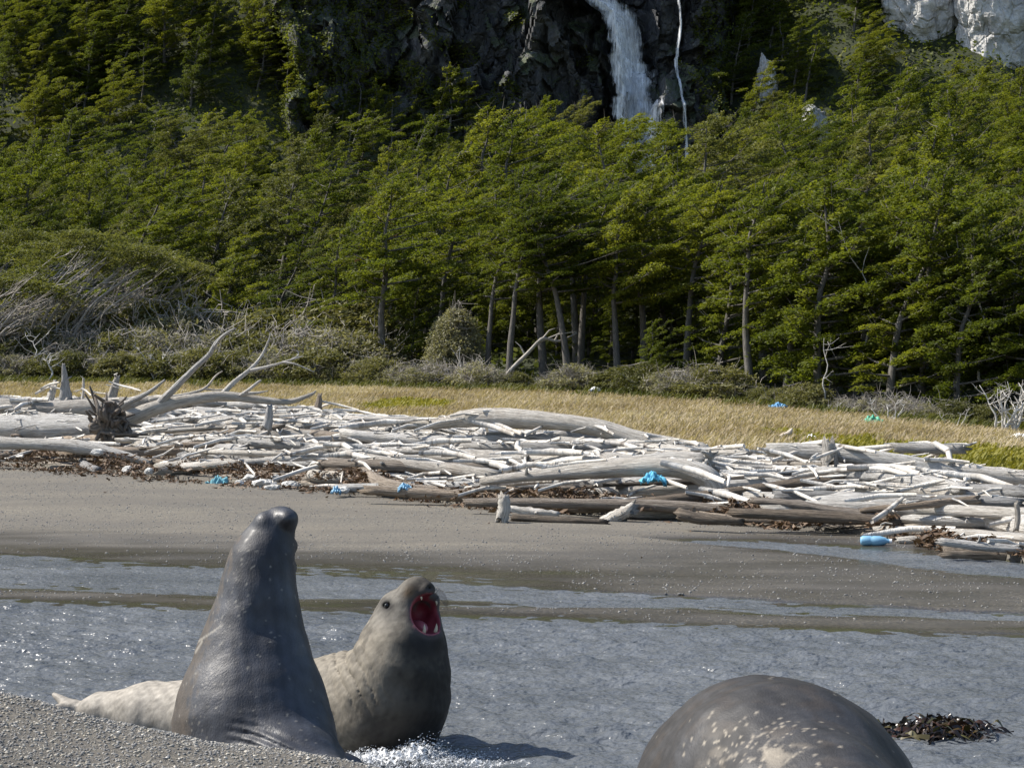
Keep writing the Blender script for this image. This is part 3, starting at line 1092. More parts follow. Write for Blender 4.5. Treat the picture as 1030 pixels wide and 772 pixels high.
snag("bare_shrub", 845, 420, 56, .6, 517, "small bare white shrub left of the green tarp", .3, 4, .025, stems=3, spread=.8)
snag("dead_tree", 372, 330, 76, 2.8, 518, "dark grey dead tree with drooping twigs beside the tall trunk", .1, 8, .06, mat=M_twig)

# the crooked leaning trunk at the forest edge
tb = Tubes()
yy = 70.0
path = smooth_path([W(500, 392, yy), W(512, 374, yy), W(530, 356, yy - .3), W(541, 344, yy - .5), W(548, 340, yy - .5), W(562, 343, yy - .3), W(580, 335, yy)], 20) - W(500, 392, yy)
tb.add(path, np.linspace(.095, .03, 20), 8, jitter=.08, seed=5)
for i, e in [(9, (40, 12)), (12, (12, 10)), (15, (8, 10)), (6, (-10, 14))]:
    q = path[i]
    ev = q + np.array([e[0] / 27, .1, e[1] / 27])
    tb.add([q, (q + ev) / 2 + np.array([0, 0, .1]), ev], [.04, .025, .012], 5, cap=False)
o = add_obj("leaning_trunk", tb.mesh("leaning_trunk"), M_twig, None, tuple(W(500, 392, yy)))
tag(o, "crooked bare grey trunk leaning right at the forest edge, under the tall beeches", "dead tree")

# ------------------------------------------------------------------ cliff, waterfall, outcrops
def cliff():
    nx, nzv = 330, 280
    x = np.linspace(-24, 20.5, nx)
    z = np.linspace(8, 38.5, nzv)
    X, Z = np.meshgrid(x, z)
    n1 = SNoise(51, 11, 4)
    n2 = SNoise(52, 3.2, 4)
    n3 = SNoise(53, 1.1, 3)
    base = 154.5 + 0.17 * (Z - 12)
    Y = base - 2.2 * n1(X, Z * 0.45, 0 * X)
    g = np.random.default_rng(54)
    # broken blocks of three sizes, each block its own tilted face
    for cnt, amp, tl, st in ((60, 1.3, .30, 1.6), (320, .55, .35, 1.5), (1500, .20, .45, 1.3)):
        sx, sz = g.uniform(-25, 21, cnt), g.uniform(7, 47, cnt)
        off, tx, tz = g.normal(0, amp, cnt), g.normal(0, tl, cnt), g.normal(-.12, tl, cnt)
        wx, wz = X + .35 * n2(X, Z, 0 * X + 5), Z + .35 * n2(X, Z, 0 * X + 9)
        best = np.full(X.shape, 1e9)
        idx = np.zeros(X.shape, int)
        for i in range(cnt):
            d = (wx - sx[i]) ** 2 * st + (wz - sz[i]) ** 2 / st
            m = d < best
            best[m] = d[m]
            idx[m] = i
        Y += off[idx] + tx[idx] * np.clip(wx - sx[idx], -2, 2) + tz[idx] * np.clip(wz - sz[idx], -2, 2)
    Y -= .10 * n3(X, Z * .8, 0 * X)
    # the gullies the two falls run down
    xw = 9.9 + 0.0 * Z
    Y += 3.0 * np.exp(-((X - xw - .25) / 2.0) ** 4) + 1.3 * np.exp(-((X - 13.7) / .8) ** 2)
    # shoulder left of the fall
    Y -= 1.8 * np.exp(-((X - 6.3) / 1.8) ** 2) * sstep(32, 30.6, Z) * sstep(14, 24, Z)
    Y += 9 * sstep(-17, -24, X) + 7 * sstep(17.2, 20.5, X)
    V = np.stack([X, Y, Z], -1).reshape(-1, 3)
    o = add_obj("cliff", make_mesh("cliff", V, grid_faces(nzv, nx), smooth=False), mat_rock("cliff_rock", (0.028, 0.029, 0.034), (0.062, 0.064, 0.070), (0.16, 0.158, 0.155), moss=.75, streak=.35, lichen=.45))
    tag(o, "dark wet rock cliff with grey lichen patches, behind the trees and the waterfall", "cliff", kind="structure")
    return X, Y, Z


cX, cY, cZ = cliff()


def cliff_y(x, z):
    i = np.clip(np.searchsorted(cZ[:, 0], z), 0, cZ.shape[0] - 1)
    j = np.clip(np.searchsorted(cX[0], x), 0, cX.shape[1] - 1)
    return cY[i, j]


def mat_fall():
    t = NT("falling_water")
    a = t.attr("flow")
    n = t.noise(t.scale(a, (2.6, 1.0, .26)), 2.0, 5, 0.68)
    n2 = t.noise(t.scale(a, (9.0, 1.0, .55)), 2.2, 5, 0.7)
    f = t.math('ADD', t.math('MULTIPLY', n, .62), t.math('MULTIPLY', n2, .38))
    d = t.attr("thin", "Fac")
    al = t.maprange(t.math('ADD', f, t.math('MULTIPLY', d, -.46)), .25, .47)
    col = t.ramp(f, [(.3, (.78, .81, .85)), (.5, (.95, .96, .97))])
    b = t.bsdf(Base_Color=col, Roughness=.55, Alpha=al)
    return t.done(b)


M_fall = mat_fall()


def fall(name, track, label, y_off, layers=3, seed=0, nu=26, nv=90):
    """track rows (z, x centre, half width); water hugging the rock, in layers with real depth between them"""
    g = np.random.default_rng(seed)
    T = np.array(track, float)
    Vs, Fs, fl, th, n0 = [], [], [], [], 0
    for L in range(layers):
        zz = np.linspace(T[0, 0], T[-1, 0], nv)
        xc = np.interp(zz, T[::-1, 0], T[::-1, 1])
        hw = np.interp(zz, T[::-1, 0], T[::-1, 2])
        wn_ = SNoise(640 + seed + 7 * L, 2.4, 4, dims=2)
        hw = hw * (1 + .16 * wn_(zz, zz * 0))
        xc = xc + .15 * hw * wn_(zz, zz * 0 + 40)
        uu = np.linspace(-1, 1, nu)
        X = xc[:, None] + hw[:, None] * uu[None] * (1 - .08 * L)
        Z = np.repeat(zz[:, None], nu, 1)
        nn = SNoise(600 + seed + L, 1.6, 3)
        yr = cliff_y(X.ravel(), Z.ravel()).reshape(X.shape)
        ysm = np.minimum.accumulate(yr, axis=0)
        Y = np.minimum(yr, ysm + .25) - y_off - .22 * L - .18 * nn(X * 3, Z * .25, X * 0) - .15 * np.cos(uu * 1.5)[None]
        Vs.append(np.stack([X, Y, Z], -1).reshape(-1, 3))
        Fs.append(grid_faces(nv, nu) + n0)
        n0 += nv * nu
        fl.append(np.stack([X + 3.7 * L, Y * 0, Z], -1).reshape(-1, 3))
        th.append((np.abs(uu)[None] ** 3 * .55 + .10 + (.15 if seed == 1 else .02) * L + (.22 if seed == 2 else 0) + 0 * X).ravel())
    me = make_mesh(name, np.vstack(Vs), np.vstack(Fs))
    set_attr(me, "flow", np.vstack(fl))
    set_attr(me, "thin", np.concatenate(th), 'FLOAT')
    o = add_obj(name, me, M_fall)
    tag(o, label, "waterfall", kind="structure")


fall("waterfall", [(36.5, 5.6, 2.4), (33.8, 7.0, 2.6), (33, 8.0, 2.5), (31.9, 9.2, 1.7), (28.7, 9.6, 1.8), (25, 10.0, 1.9), (22.3, 10.3, 1.85), (17, 10.5, 2.0)],
     "broad white waterfall pouring down the dark cliff above the trees", .35, 3, 1)
fall("waterfall", [(38, 13.3, .14), (33, 13.5, .12), (31, 13.7, .15), (28, 13.3, .19), (25, 13.6, .16), (18, 14.0, .2)],
     "thin white side fall trickling down the cliff right of the broad waterfall", .25, 2, 2, nu=10)


def boulder(name, loc, size, seed, mat, label, cat):
    g = SNoise(seed, 1.3, 4)
    g2 = SNoise(seed + 1, .35, 3)
    n, m = 70, 110
    th = np.linspace(.02, math.pi - .02, n)[:, None]
    ph = np.linspace(0, 2 * math.pi, m, endpoint=False)[None]
    P = np.stack([np.sin(th) * np.cos(ph), np.sin(th) * np.sin(ph), np.cos(th) + 0 * ph], -1)
    # flattened faces like broken rock
    gg = np.random.default_rng(seed)
    r = np.ones((n, m))
    for _ in range(11):
        d = gg.normal(size=3)
        d /= np.linalg.norm(d)
        c = P @ d
        r = np.minimum(r, np.where(c > .05, gg.uniform(.68, .95) / np.maximum(c, .05), 9))
    r = r * (1 + .16 * g(P[..., 0], P[..., 1], P[..., 2]) + .05 * g2(P[..., 0], P[..., 1], P[..., 2]))
    V = (P * r[..., None] * np.array(size)).reshape(-1, 3)
    o = add_obj(name, make_mesh(name, V, grid_faces(n, m, wrap=True), smooth=False), mat, None, loc)
    tag(o, label, cat)
    return o


def on_slope(u, v, up):
    """the spot on the hillside seen at (u, v), raised a little"""
    for y in np.arange(80, 260, .25):
        p = W(u, v, y)
        if p[2] - up < H(p[0], y):
            break
    return tuple(p)


M_pale = mat_rock("pale_rock", (0.28, 0.275, 0.27), (0.52, 0.51, 0.49), (0.74, 0.725, 0.70), moss=.25, streak=.4, lichen=.3)
boulder("boulder", on_slope(815, 131, 1.8), (1.5, 1.3, 1.9), 71, M_pale, "white boulder showing above the canopy at the upper right", "boulder")
boulder("boulder", on_slope(770, 85, .8), (1.0, 1.2, 2.6), 72, M_pale, "narrow pale rock face among trees right of the waterfall", "boulder")
boulder("rock_outcrop", on_slope(935, 2, 2.2), (3.7, 3.0, 5.2), 73, M_pale, "smooth pale rock outcrop at the top right, left one of the two", "rock")
boulder("rock_outcrop", on_slope(1004, 22, 2.2), (3.6, 3.0, 5.6), 74, M_pale, "big cracked pale rock outcrop in the upper right corner", "rock")


# ------------------------------------------------------------------ low growth covering the slopes
def undergrowth():
    g = np.random.default_rng(95)
    n = 95000
    y = 70 + 125 * g.random(n)
    x = g.uniform(-.50, .50, n) * y
    k = (y > yF(x) + 7) & ~((np.abs(x - .5) < 18.5) & (y > 146)) & ((y > 138) | (g.random(n) < .2))
    x, y = x[k], y[k]
    z = H(x, y)
    parts, pt = [], []
    m = len(x)
    sz = g.uniform(.11, .25, m)
    P = np.repeat(np.stack([x, y, z], -1), 4, 0) + g.normal(0, .28, (m * 4, 3)) + np.array([0, 0, .25])
    N = g.normal(0, .6, (m * 4, 3)) + np.array([0, -.25, 1.0])
    N /= np.linalg.norm(N, axis=1)[:, None]
    D = np.cross(N, g.normal(size=(m * 4, 3)))
    D /= np.linalg.norm(D, axis=1)[:, None]
    E = np.cross(N, D)
    s = np.repeat(sz, 4)[:, None]
    V = np.stack([P - D * s, P - E * s * .6, P + D * s, P + E * s * .6], 1).reshape(-1, 3)
    q = len(V) // 4
    me = make_mesh("undergrowth", V, np.arange(q * 4).reshape(q, 4), smooth=False)
    set_attr(me, "tint", np.repeat(np.clip(.4 + .4 * SNoise(96, 8, 3, dims=2)(np.repeat(x, 4), np.repeat(y, 4)) + g.normal(0, .15, q), 0, 1), 4), 'FLOAT')
    o = add_obj("undergrowth", me, M_leaf)
    tag(o, "low green undergrowth covering the forest floor and steep banks", "undergrowth", kind="stuff")


undergrowth()


def cliff_plants():
    """moss, ferns and bushes rooted on the ledges of the cliff"""
    g = np.random.default_rng(97)
    n = 26000
    x, z = g.uniform(-20, 19, n), g.uniform(15, 37, n)
    m1 = SNoise(98, 5.0, 3, dims=2)(x, z)
    want = .06 + .75 * sstep(-2, -14, x) + 1.2 * sstep(14.6, 16.5, x) - .5 * np.exp(-((x - 10) / 3.2) ** 2)
    k = (m1 * .55 + .45 < want) & (np.abs(x - 9.8) > 2.6)
    x, z = x[k], z[k]
    y = cliff_y(x, z) - .08
    m = len(x)
    P = np.repeat(np.stack([x, y, z], -1), 4, 0) + g.normal(0, .20, (m * 4, 3)) * np.array([1, .5, .8])
    N = g.normal(0, .5, (m * 4, 3)) + np.array([0, -.45, .9])
    N /= np.linalg.norm(N, axis=1)[:, None]
    D = np.cross(N, g.normal(size=(m * 4, 3)))
    D /= np.linalg.norm(D, axis=1)[:, None]
    E = np.cross(N, D)
    s = g.uniform(.07, .17, m * 4)[:, None]
    V = np.stack([P - D * s, P - E * s * .6, P + D * s, P + E * s * .6], 1).reshape(-1, 3)
    q = len(V) // 4
    me = make_mesh("cliff_plants", V, np.arange(q * 4).reshape(q, 4), smooth=False)
    set_attr(me, "tint", np.repeat(np.clip(g.normal(.4, .25, q), 0, 1), 4), 'FLOAT')
    o = add_obj("cliff_plants", me, M_leaf)
    tag(o, "green moss and ferns growing on the ledges of the dark cliff", "plants", kind="stuff")


cliff_plants()
# ------------------------------------------------------------------ driftwood
M_white = mat_wood("bleached_wood", (0.30, 0.285, 0.26), (0.54, 0.525, 0.495), (0.73, 0.715, 0.685))
M_greyw = mat_wood("grey_wood", (0.19, 0.18, 0.168), (0.36, 0.35, 0.33), (0.54, 0.53, 0.51))
M_brown = mat_wood("brown_wood", (0.16, 0.125, 0.092), (0.31, 0.255, 0.20), (0.47, 0.40, 0.325), dark=(0.05, 0.04, 0.03))
M_darkw = mat_wood("dark_wet_wood", (0.06, 0.048, 0.036), (0.13, 0.105, 0.08), (0.24, 0.20, 0.155), dark=(0.03, 0.025, 0.02))

HX0, HY0, HS = -21.0, 14.0, 0.15
HNX, HNY = 230, 350
hx = HX0 + HS * np.arange(HNX)
hy = HY0 + HS * np.arange(HNY)
HM = H(hx[None, :], hy[:, None])
g_d = np.random.default_rng(909)


def hm_at(x, y):
    i = np.clip(np.round((np.asarray(y) - HY0) / HS).astype(int), 0, HNY - 1)
    j = np.clip(np.round((np.asarray(x) - HX0) / HS).astype(int), 0, HNX - 1)
    return HM[i, j]


def hm_add(P, r):
    for (x, y, z), q in zip(P, r):
        n = max(1, int(q / HS))
        i0 = int(round((y - HY0) / HS))
        j0 = int(round((x - HX0) / HS))
        for i in range(i0 - n, i0 + n + 1):
            for j in range(j0 - n, j0 + n + 1):
                if 0 <= i < HNY and 0 <= j < HNX:
                    HM[i, j] = max(HM[i, j], z + q * .55)


def ray_y(u, v, r, y0=16.0, y1=66.0):
    """where the line of sight through (u, v) meets a log of radius r lying on the heap"""
    for y in np.arange(y0, y1, .1):
        p = W(u, v, y)
        if p[2] - r * .8 <= hm_at(p[0], p[1]):
            return y
    return y1


def add_log(name, P, rad, mat, g, stubs=0, flare=0.0, jit=.09, seed=0, lump=True):
    """P path (k,3), rad (k,): a log lying along P, origin at its middle"""
    n = max(12, int(len(P) * 3))
    pts = smooth_path(P, n)
    rr = np.interp(np.linspace(0, 1, n), np.linspace(0, 1, len(rad)), rad)
    o0 = pts[n // 2].copy()
    pts = pts - o0
    if lump:
        rr = rr * (1 + .16 * np.sin(np.linspace(0, g.uniform(6, 16), n) + g.uniform(0, 6)) * g.random())
        rr[0] *= g.uniform(.55, .95)
        rr[-1] *= g.uniform(.45, .95)
    tb = Tubes()
    tb.add(pts, rr, 12, jitter=jit, seed=seed, broken=True)
    T = np.gradient(pts, axis=0)
    for s in range(stubs):
        i = int(g.integers(2, n - 2))
        d = g.normal(0, 1, 3)
        d[2] = abs(d[2]) * .4
        d = d / np.linalg.norm(d) + 1.1 * T[i] / np.linalg.norm(T[i])
        d /= np.linalg.norm(d)
        L = rr[i] * g.uniform(1.5, 3.0)
        b = [pts[i], pts[i] + d * L * .6, pts[i] + d * L + g.normal(0, .1 * L, 3)]
        tb.add(b, [rr[i] * .45, rr[i] * .30, rr[i] * .16], 6, jitter=.1, seed=seed + s + 50)
    if flare:
        for s in range(9):
            a = s * .7 + g.uniform(-.2, .2)
            ax = T[-1] / np.linalg.norm(T[-1])
            u1 = np.cross(ax, [0, 0, 1.0])
            u1 /= np.linalg.norm(u1) + 1e-9
            u2 = np.cross(u1, ax)
            d = u1 * math.cos(a) + u2 * math.sin(a)
            L = rr[-1] * g.uniform(1.3, 2.6) * flare
            b = smooth_path([pts[-1] - ax * rr[-1] * .8, pts[-1] + d * L * .5 + ax * rr[-1] * .1, pts[-1] + d * L + ax * L * g.uniform(-.1, .5) + g.normal(0, .15 * L, 3)], 7)
            tb.add(b, np.linspace(rr[-1] * .5, rr[-1] * .10, 7), 6, jitter=.14, seed=seed + s + 80)
    o = add_obj(name, tb.mesh(name), mat, None, tuple(o0))
    hm_add(pts + o0, rr)
    return o, o0


log_items = []


def where_log(u, t):
    d = "at front edge" if t < .22 else "mid heap" if t < .66 else "on crest"
    if u < 60: c = "at left edge"
    elif u < 170: c = "near root wad"
    elif u < 310: c = "below dead branches"
    elif u < 450: c = "left of curved log"
    elif u < 600: c = "below curved log"
    elif u < 740: c = "around arched log"
    elif u < 860: c = "near upright stump"
    elif u < 950: c = "right of stump"
    else: c = "at right edge"
    return d + " " + c


def random_log(t, x, L, r, mat, look, ang=None, curv=.115, stubs=None):
    g = g_d
    d, c = float(yD(x)), float(yC(x))
    y = d + t * (c - d)
    a = ang if ang is not None else math.radians(g.normal(-36, 17))
    k = 7
    s = np.linspace(-.5, .5, k) * L
    off = curv * L * (g.normal() * (4 * (s / L) ** 2 - .5) + .5 * g.normal() * np.sin(s / L * 6 + g.uniform(0, 6)))
    X = x + s * math.cos(a) - off * math.sin(a)
    Y = y + s * math.sin(a) + off * math.cos(a)
    sup = np.array([hm_at(xx, yy) for xx, yy in zip(X, Y)])
    A = np.polyfit(s, sup, 1)
    A[0] = np.clip(A[0], -.10, .10)
    line = np.polyval(A, s)
    line += np.percentile(sup - line, 55)
    Z = line + r * .70
    tp = g.uniform(.45, .85)
    rad = np.linspace(r, r * tp, k)
    if g.random() < .5:
        rad = rad[::-1].copy()
    P = np.stack([X, Y, Z], -1)
    o, o0 = add_log("driftwood_log", P, rad, mat, g, stubs=int(g.random() < .16) if stubs is None else stubs, flare=0, seed=int(g.integers(1e6)))
    size = "stout" if r > .125 else "slender" if r < .075 else "medium"
    log_items.append((o, tuple(o0), f"{size} {look}", "log", "logs", where_log(column(o0), t)))
    return o


M_LOOK = [(M_white, "white"), (M_greyw, "grey"), (M_brown, "brown"), (M_darkw, "dark brown")]


def pick(t):
    q = g_d.random()
    if t < .10: return M_LOOK[2] if q < .42 else M_LOOK[3] if q < .62 else M_LOOK[0] if q < .82 else M_LOOK[1]
    if t < .22: return M_LOOK[0] if q < .45 else M_LOOK[1] if q < .68 else M_LOOK[2] if q < .9 else M_LOOK[3]
    return M_LOOK[0] if q < .66 else M_LOOK[1] if q < .93 else M_LOOK[2]


def sample_x(t):
    # visible stretch of the heap
    for _ in range(200):
        x = g_d.uniform(-17.5, 9)
        d, c = float(yD(x)), float(yC(x))
        y = d + t * (c - d)
        if x > 3 and t > .45 and g_d.random() < .45:
            continue
        if abs(x) < .285 * y:
            return x
    return 0.0


for i in range(44):                                   # heavy timber at the bottom of the heap
    t = g_d.uniform(.12, .98)
    m, lk = M_LOOK[0] if g_d.random() < .7 else M_LOOK[1]
    random_log(t, sample_x(t), g_d.uniform(3.0, 7.0), g_d.uniform(.10, .17), m, lk)
for i in range(150):
    t = g_d.uniform(.02, 1.0)
    m, lk = pick(t)
    random_log(t, sample_x(t), g_d.uniform(2.6, 6.4), g_d.uniform(.06, .12), m, lk)
for i in range(36):
    t = g_d.uniform(.0, 1.0)
    m, lk = pick(t)
    random_log(t, sample_x(t), g_d.uniform(1.0, 3.2), g_d.uniform(.035, .075), m, lk, ang=math.radians(g_d.normal(-30, 30)), curv=.10)


# named pieces, each lying on the heap where the photograph shows it
def special(name, label, pts, radii, mat, stubs=0, flare=0.0, dy=0.0, jit=.08, cat="driftwood", slope=-.35):
    va = np.mean([p[1] for p in pts])
    ya = 46 if np.mean([p[0] for p in pts]) < 160 else np.interp(va, [440, 475, 500, 530, 560], [36, 31, 27, 25, 19.5])
    u, v = np.mean([p[0] for p in pts]), np.mean([p[1] for p in pts])
    r = float(np.mean(radii))
    ym = min(ray_y(u, v, r), float(yC((u - 515) / F * 40)) + 2.0) + dy
    radii = np.array(radii) * ym / ya
    P = []
    for a, b in pts:
        y = ym + slope * (a - u) / F * ym
        P.append(W(a, b, y))
    o, o0 = add_log(name, np.array(P), np.array(radii), mat, g_d, stubs=stubs, flare=flare, jit=jit, seed=int(g_d.integers(1e6)), lump=len(pts) > 4)
    tag(o, label, cat)
    return o, ym


special("driftwood_log", "long thick curved white log along the crest of the heap, before the grass",
        [(400, 428), (440, 426), (470, 421), (505, 420), (560, 424), (600, 430), (640, 442), (680, 451), (716, 456)], [.07, .09, .13, .17, .17, .18, .17, .15, .12], M_white)
special("driftwood_log", "pale log with upright forked roots at its right end, above the arched log",
        [(556, 472), (610, 468), (665, 463), (712, 464)], [.08, .12, .15, .17], M_white, 1, .8)
special("driftwood_log", "arched pale log bending down at its right end, behind the blue rag",
        [(485, 484), (560, 476), (640, 470), (688, 472), (712, 482), (722, 498)], [.07, .11, .15, .17, .17, .16], M_white, 1)
special("driftwood_log", "long straight brown log along the front edge of the heap, below the arched log",
        [(468, 505), (560, 506), (660, 508), (760, 516), (812, 521)], [.06, .08, .085, .085, .075], M_brown, 1)
special("driftwood_log", "thin brown log along the front edge, left end of the long brown logs",
        [(366, 492), (440, 497), (522, 504)], [.07, .09, .08], M_brown)
special("driftwood_log", "brown log at the front edge left of the blue bottle",
        [(756, 503), (800, 508), (830, 513), (884, 519)], [.05, .08, .075, .07], M_brown, 1, jit=.14)
special("driftwood_log", "thick dark brown log at the front edge below the upright stump",
        [(735, 515), (820, 519), (905, 525)], [.06, .085, .06], M_darkw)
special("driftwood_log", "short dark log with pale end lying apart on the sand",
        [(682, 517), (700, 521), (725, 523), (747, 524)], [.075, .075, .065, .04], M_darkw)
special("driftwood_log", "short stubby white log lying aslant on the sand before the heap",
        [(609, 526), (622, 519), (637, 511)], [.09, .10, .09], M_white, jit=.16)
special("driftwood_log", "knobby cream branch at the front edge beside the upright white chunk",
        [(512, 511), (530, 514), (548, 516), (562, 518)], [.045, .06, .06, .05], M_white, 2, jit=.2)
special("driftwood_log", "low dark brown log at the front edge under the knobby cream branch",
        [(515, 520), (560, 523), (611, 525)], [.05, .06, .04], M_darkw)
special("driftwood_log", "brown log with pale end at the right edge, nearest the water",
        [(950, 555), (985, 555), (1012, 556), (1045, 559)], [.085, .095, .10, .10], M_brown)
special("driftwood_log", "pale flat log half sunk in sand right of the blue bottle",
        [(903, 543), (918, 543), (934, 545)], [.04, .055, .03], M_white)
special("driftwood_log", "cream log near the right edge above the wet sand",
        [(945, 544), (985, 549), (1030, 552)], [.045, .055, .05], M_white, 1)
special("driftwood_log", "massive pale trunk at the left edge running into the root wad",
        [(-40, 410), (20, 411), (70, 411), (120, 408), (160, 402)], [.26, .26, .24, .2, .14], M_greyw, 1)
special("driftwood_log", "broad bleached trunk under the massive pale trunk at left",
        [(-40, 428), (20, 430), (65, 431), (108, 430)], [.24, .34, .32, .24], M_white)
special("driftwood_log", "white trunk curving down at the left front of the heap",
        [(-40, 446), (30, 446), (80, 449), (125, 458), (152, 466)], [.17, .17, .15, .12, .07], M_white, 1)
special("driftwood_log", "long stout white log on the crest at right, behind the upright stump",
        [(772, 452), (830, 455), (885, 462), (930, 470), (965, 479)], [.13, .15, .155, .15, .12], M_white)
special("driftwood_log", "thick white log at the right edge on the crest",
        [(958, 472), (995, 477), (1040, 483)], [.12, .13, .13], M_white)
special("driftwood_log", "straight grey log lying on the yellow moss at the crest",
        [(900, 450), (935, 451), (970, 452)], [.09, .10, .08], M_greyw, 1)
special("driftwood_log", "long pale log in the middle of the heap left of the arched log",
        [(345, 436), (400, 442), (450, 446), (490, 452)], [.10, .12, .12, .09], M_white)


def upright(name, label, u, v_top, v_bot, r0, r1, mat, lean=0.0, jit=.12, roots=0, y=None, cat="driftwood"):
    y = y or ray_y(u, v_bot, 0.02)
    k = y / (46 if u < 330 else np.interp(v_bot, [466, 520], [34, 26]))
    r0, r1 = r0 * k, r1 * k
    p0, p1 = W(u, v_bot + 3, y), W(u + lean, v_top, y)
    mid = (p0 + p1) / 2 + np.array([.02, 0, 0])
    o, o0 = add_log(name, np.array([p0, mid, p1]), np.array([r0, (r0 + r1) / 2, r1]), mat, g_d, stubs=roots, jit=jit, seed=int(u), lump=False)
    tag(o, label, cat)
    return y


upright("stump", "grey upright stump standing on the heap at right", 833, 445, 466, .17, .12, M_greyw)
upright("stump", "upright white chunk of wood at the heap's front edge, brown at its foot", 504, 498, 521, .09, .08, M_white, 2)
upright("stump", "pointed brown stub sticking up at the crest right of the dead branches", 317, 396, 421, .14, .05, M_brown, 5, y=46.5)
upright("stump", "grey pointed root standing tall on the crest at left", 66, 366, 404, .17, .03, M_greyw, -2, roots=3)
upright("stump", "short leaning white stub left of the tall pointed root", 48, 383, 404, .12, .05, M_white, 8)
upright("stump", "grey leaning stub with dark hollow, right of the tall pointed root", 110, 379, 402, .14, .06, M_greyw, 8)
upright("stump", "thin white stick standing upright between two stubs at left", 83, 380, 400, .04, .025, M_white, 1)
upright("stump", "short upright white stub among logs below the dead branches", 268, 408, 428, .12, .07, M_white, 3)
upright("stump", "grey plank standing on end near the right edge", 1022, 505, 530, .04, .035, M_greyw, 0)


# root wad
def root_wad():
    g = np.random.default_rng(33)
    y = ray_y(112, 432, .2) - .3
    c = W(112, 426, y)
    tb = Tubes()
    for i in range(70):
        a = g.uniform(0, 6.28)
        L = g.uniform(.25, .62)
        d = np.array([math.cos(a) * .8, -g.uniform(-.1, .7), math.sin(a)])
        p = smooth_path([d * .05, d * L * .5 + g.normal(0, .14, 3), d * L * .9 + g.normal(0, .25, 3)], 8)
        tb.add(p, np.linspace(g.uniform(.05, .12), .022, 8), 6, jitter=.25, seed=i)
    o = add_obj("root_wad", tb.mesh("root_wad"), M_brown, None, tuple(c))
    tag(o, "brown tangled root wad at the end of the massive pale trunk", "driftwood")
    return y


yr = root_wad()


# the dead tree lying on the heap with its branches reaching up
def dead_branches():
    y = yr + .6
    base = W(118, 424, y)
    r = empty("fallen_tree", tuple(base))
    tag(r, "bleached fallen tree lying on the heap with long bare branches reaching up", "fallen tree")

    def br(name, pts, rad, tw=(), yy=0.0):
        tb = Tubes()
        P = np.array([W(a, b, y + yy + k) - base for a, b, k in pts])
        n = len(P) * 6
        tb.add(smooth_path(P, n), np.interp(np.linspace(0, 1, n), np.linspace(0, 1, len(rad)), rad) * y / 46, 9, jitter=.05, seed=int(pts[0][0]))
        for q, rd in tw:
            Q = np.array([W(a, b, y + yy + k) - base for a, b, k in q])
            tb.add(smooth_path(Q, len(Q) * 4), np.linspace(rd, .010, len(Q) * 4), 6, cap=False, jitter=.05)
        add_obj(name, tb.mesh(name), M_white, r)

    br("trunk", [(112, 430, 0), (150, 412, 0), (190, 402, .1), (225, 398, .2), (262, 402, .2), (290, 404, .2), (312, 397, .2), (318, 393, .2)], [.22, .18, .14, .12, .095, .07, .045, .02])
    br("branch", [(160, 406, 0), (178, 388, -.2), (195, 371, -.4), (210, 357, -.5), (218, 344, -.6), (228, 335, -.6), (237, 330, -.7)], [.095, .08, .065, .055, .045, .035, .015],
       [([(216, 348, -.6), (224, 338, -.9), (232, 333, -1.0)], .03)])
    br("branch", [(222, 398, .2), (236, 384, .3), (252, 371, .4), (263, 358, .5), (270, 343, .5), (272, 335, .5)], [.075, .062, .05, .036, .024, .012],
       [([(250, 373, .4), (272, 368, .2), (292, 362, .1), (305, 358, .1)], .045), ([(284, 364, .1), (297, 366, 0), (316, 374, 0)], .025), ([(292, 362, .1), (300, 357, .4), (299, 352, .4)], .018)])
    br("branch", [(240, 399, .2), (250, 392, 0), (260, 384, -.1), (263, 382, -.1)], [.05, .04, .03, .015], [([(244, 396, .1), (258, 395, .1), (270, 393, .1)], .05)])
    br("branch", [(112, 412, .2), (135, 402, -.2), (152, 393, -.4), (166, 382, -.5)], [.08, .065, .05, .025])
    br("branch", [(150, 402, .5), (180, 398, .7), (205, 391, .8), (217, 378, .9), (224, 373, .9)], [.06, .05, .035, .022, .012], [([(204, 391, .8), (222, 392, .8), (236, 388, .9)], .025)])


dead_branches()
label_rows(log_items, "driftwood")


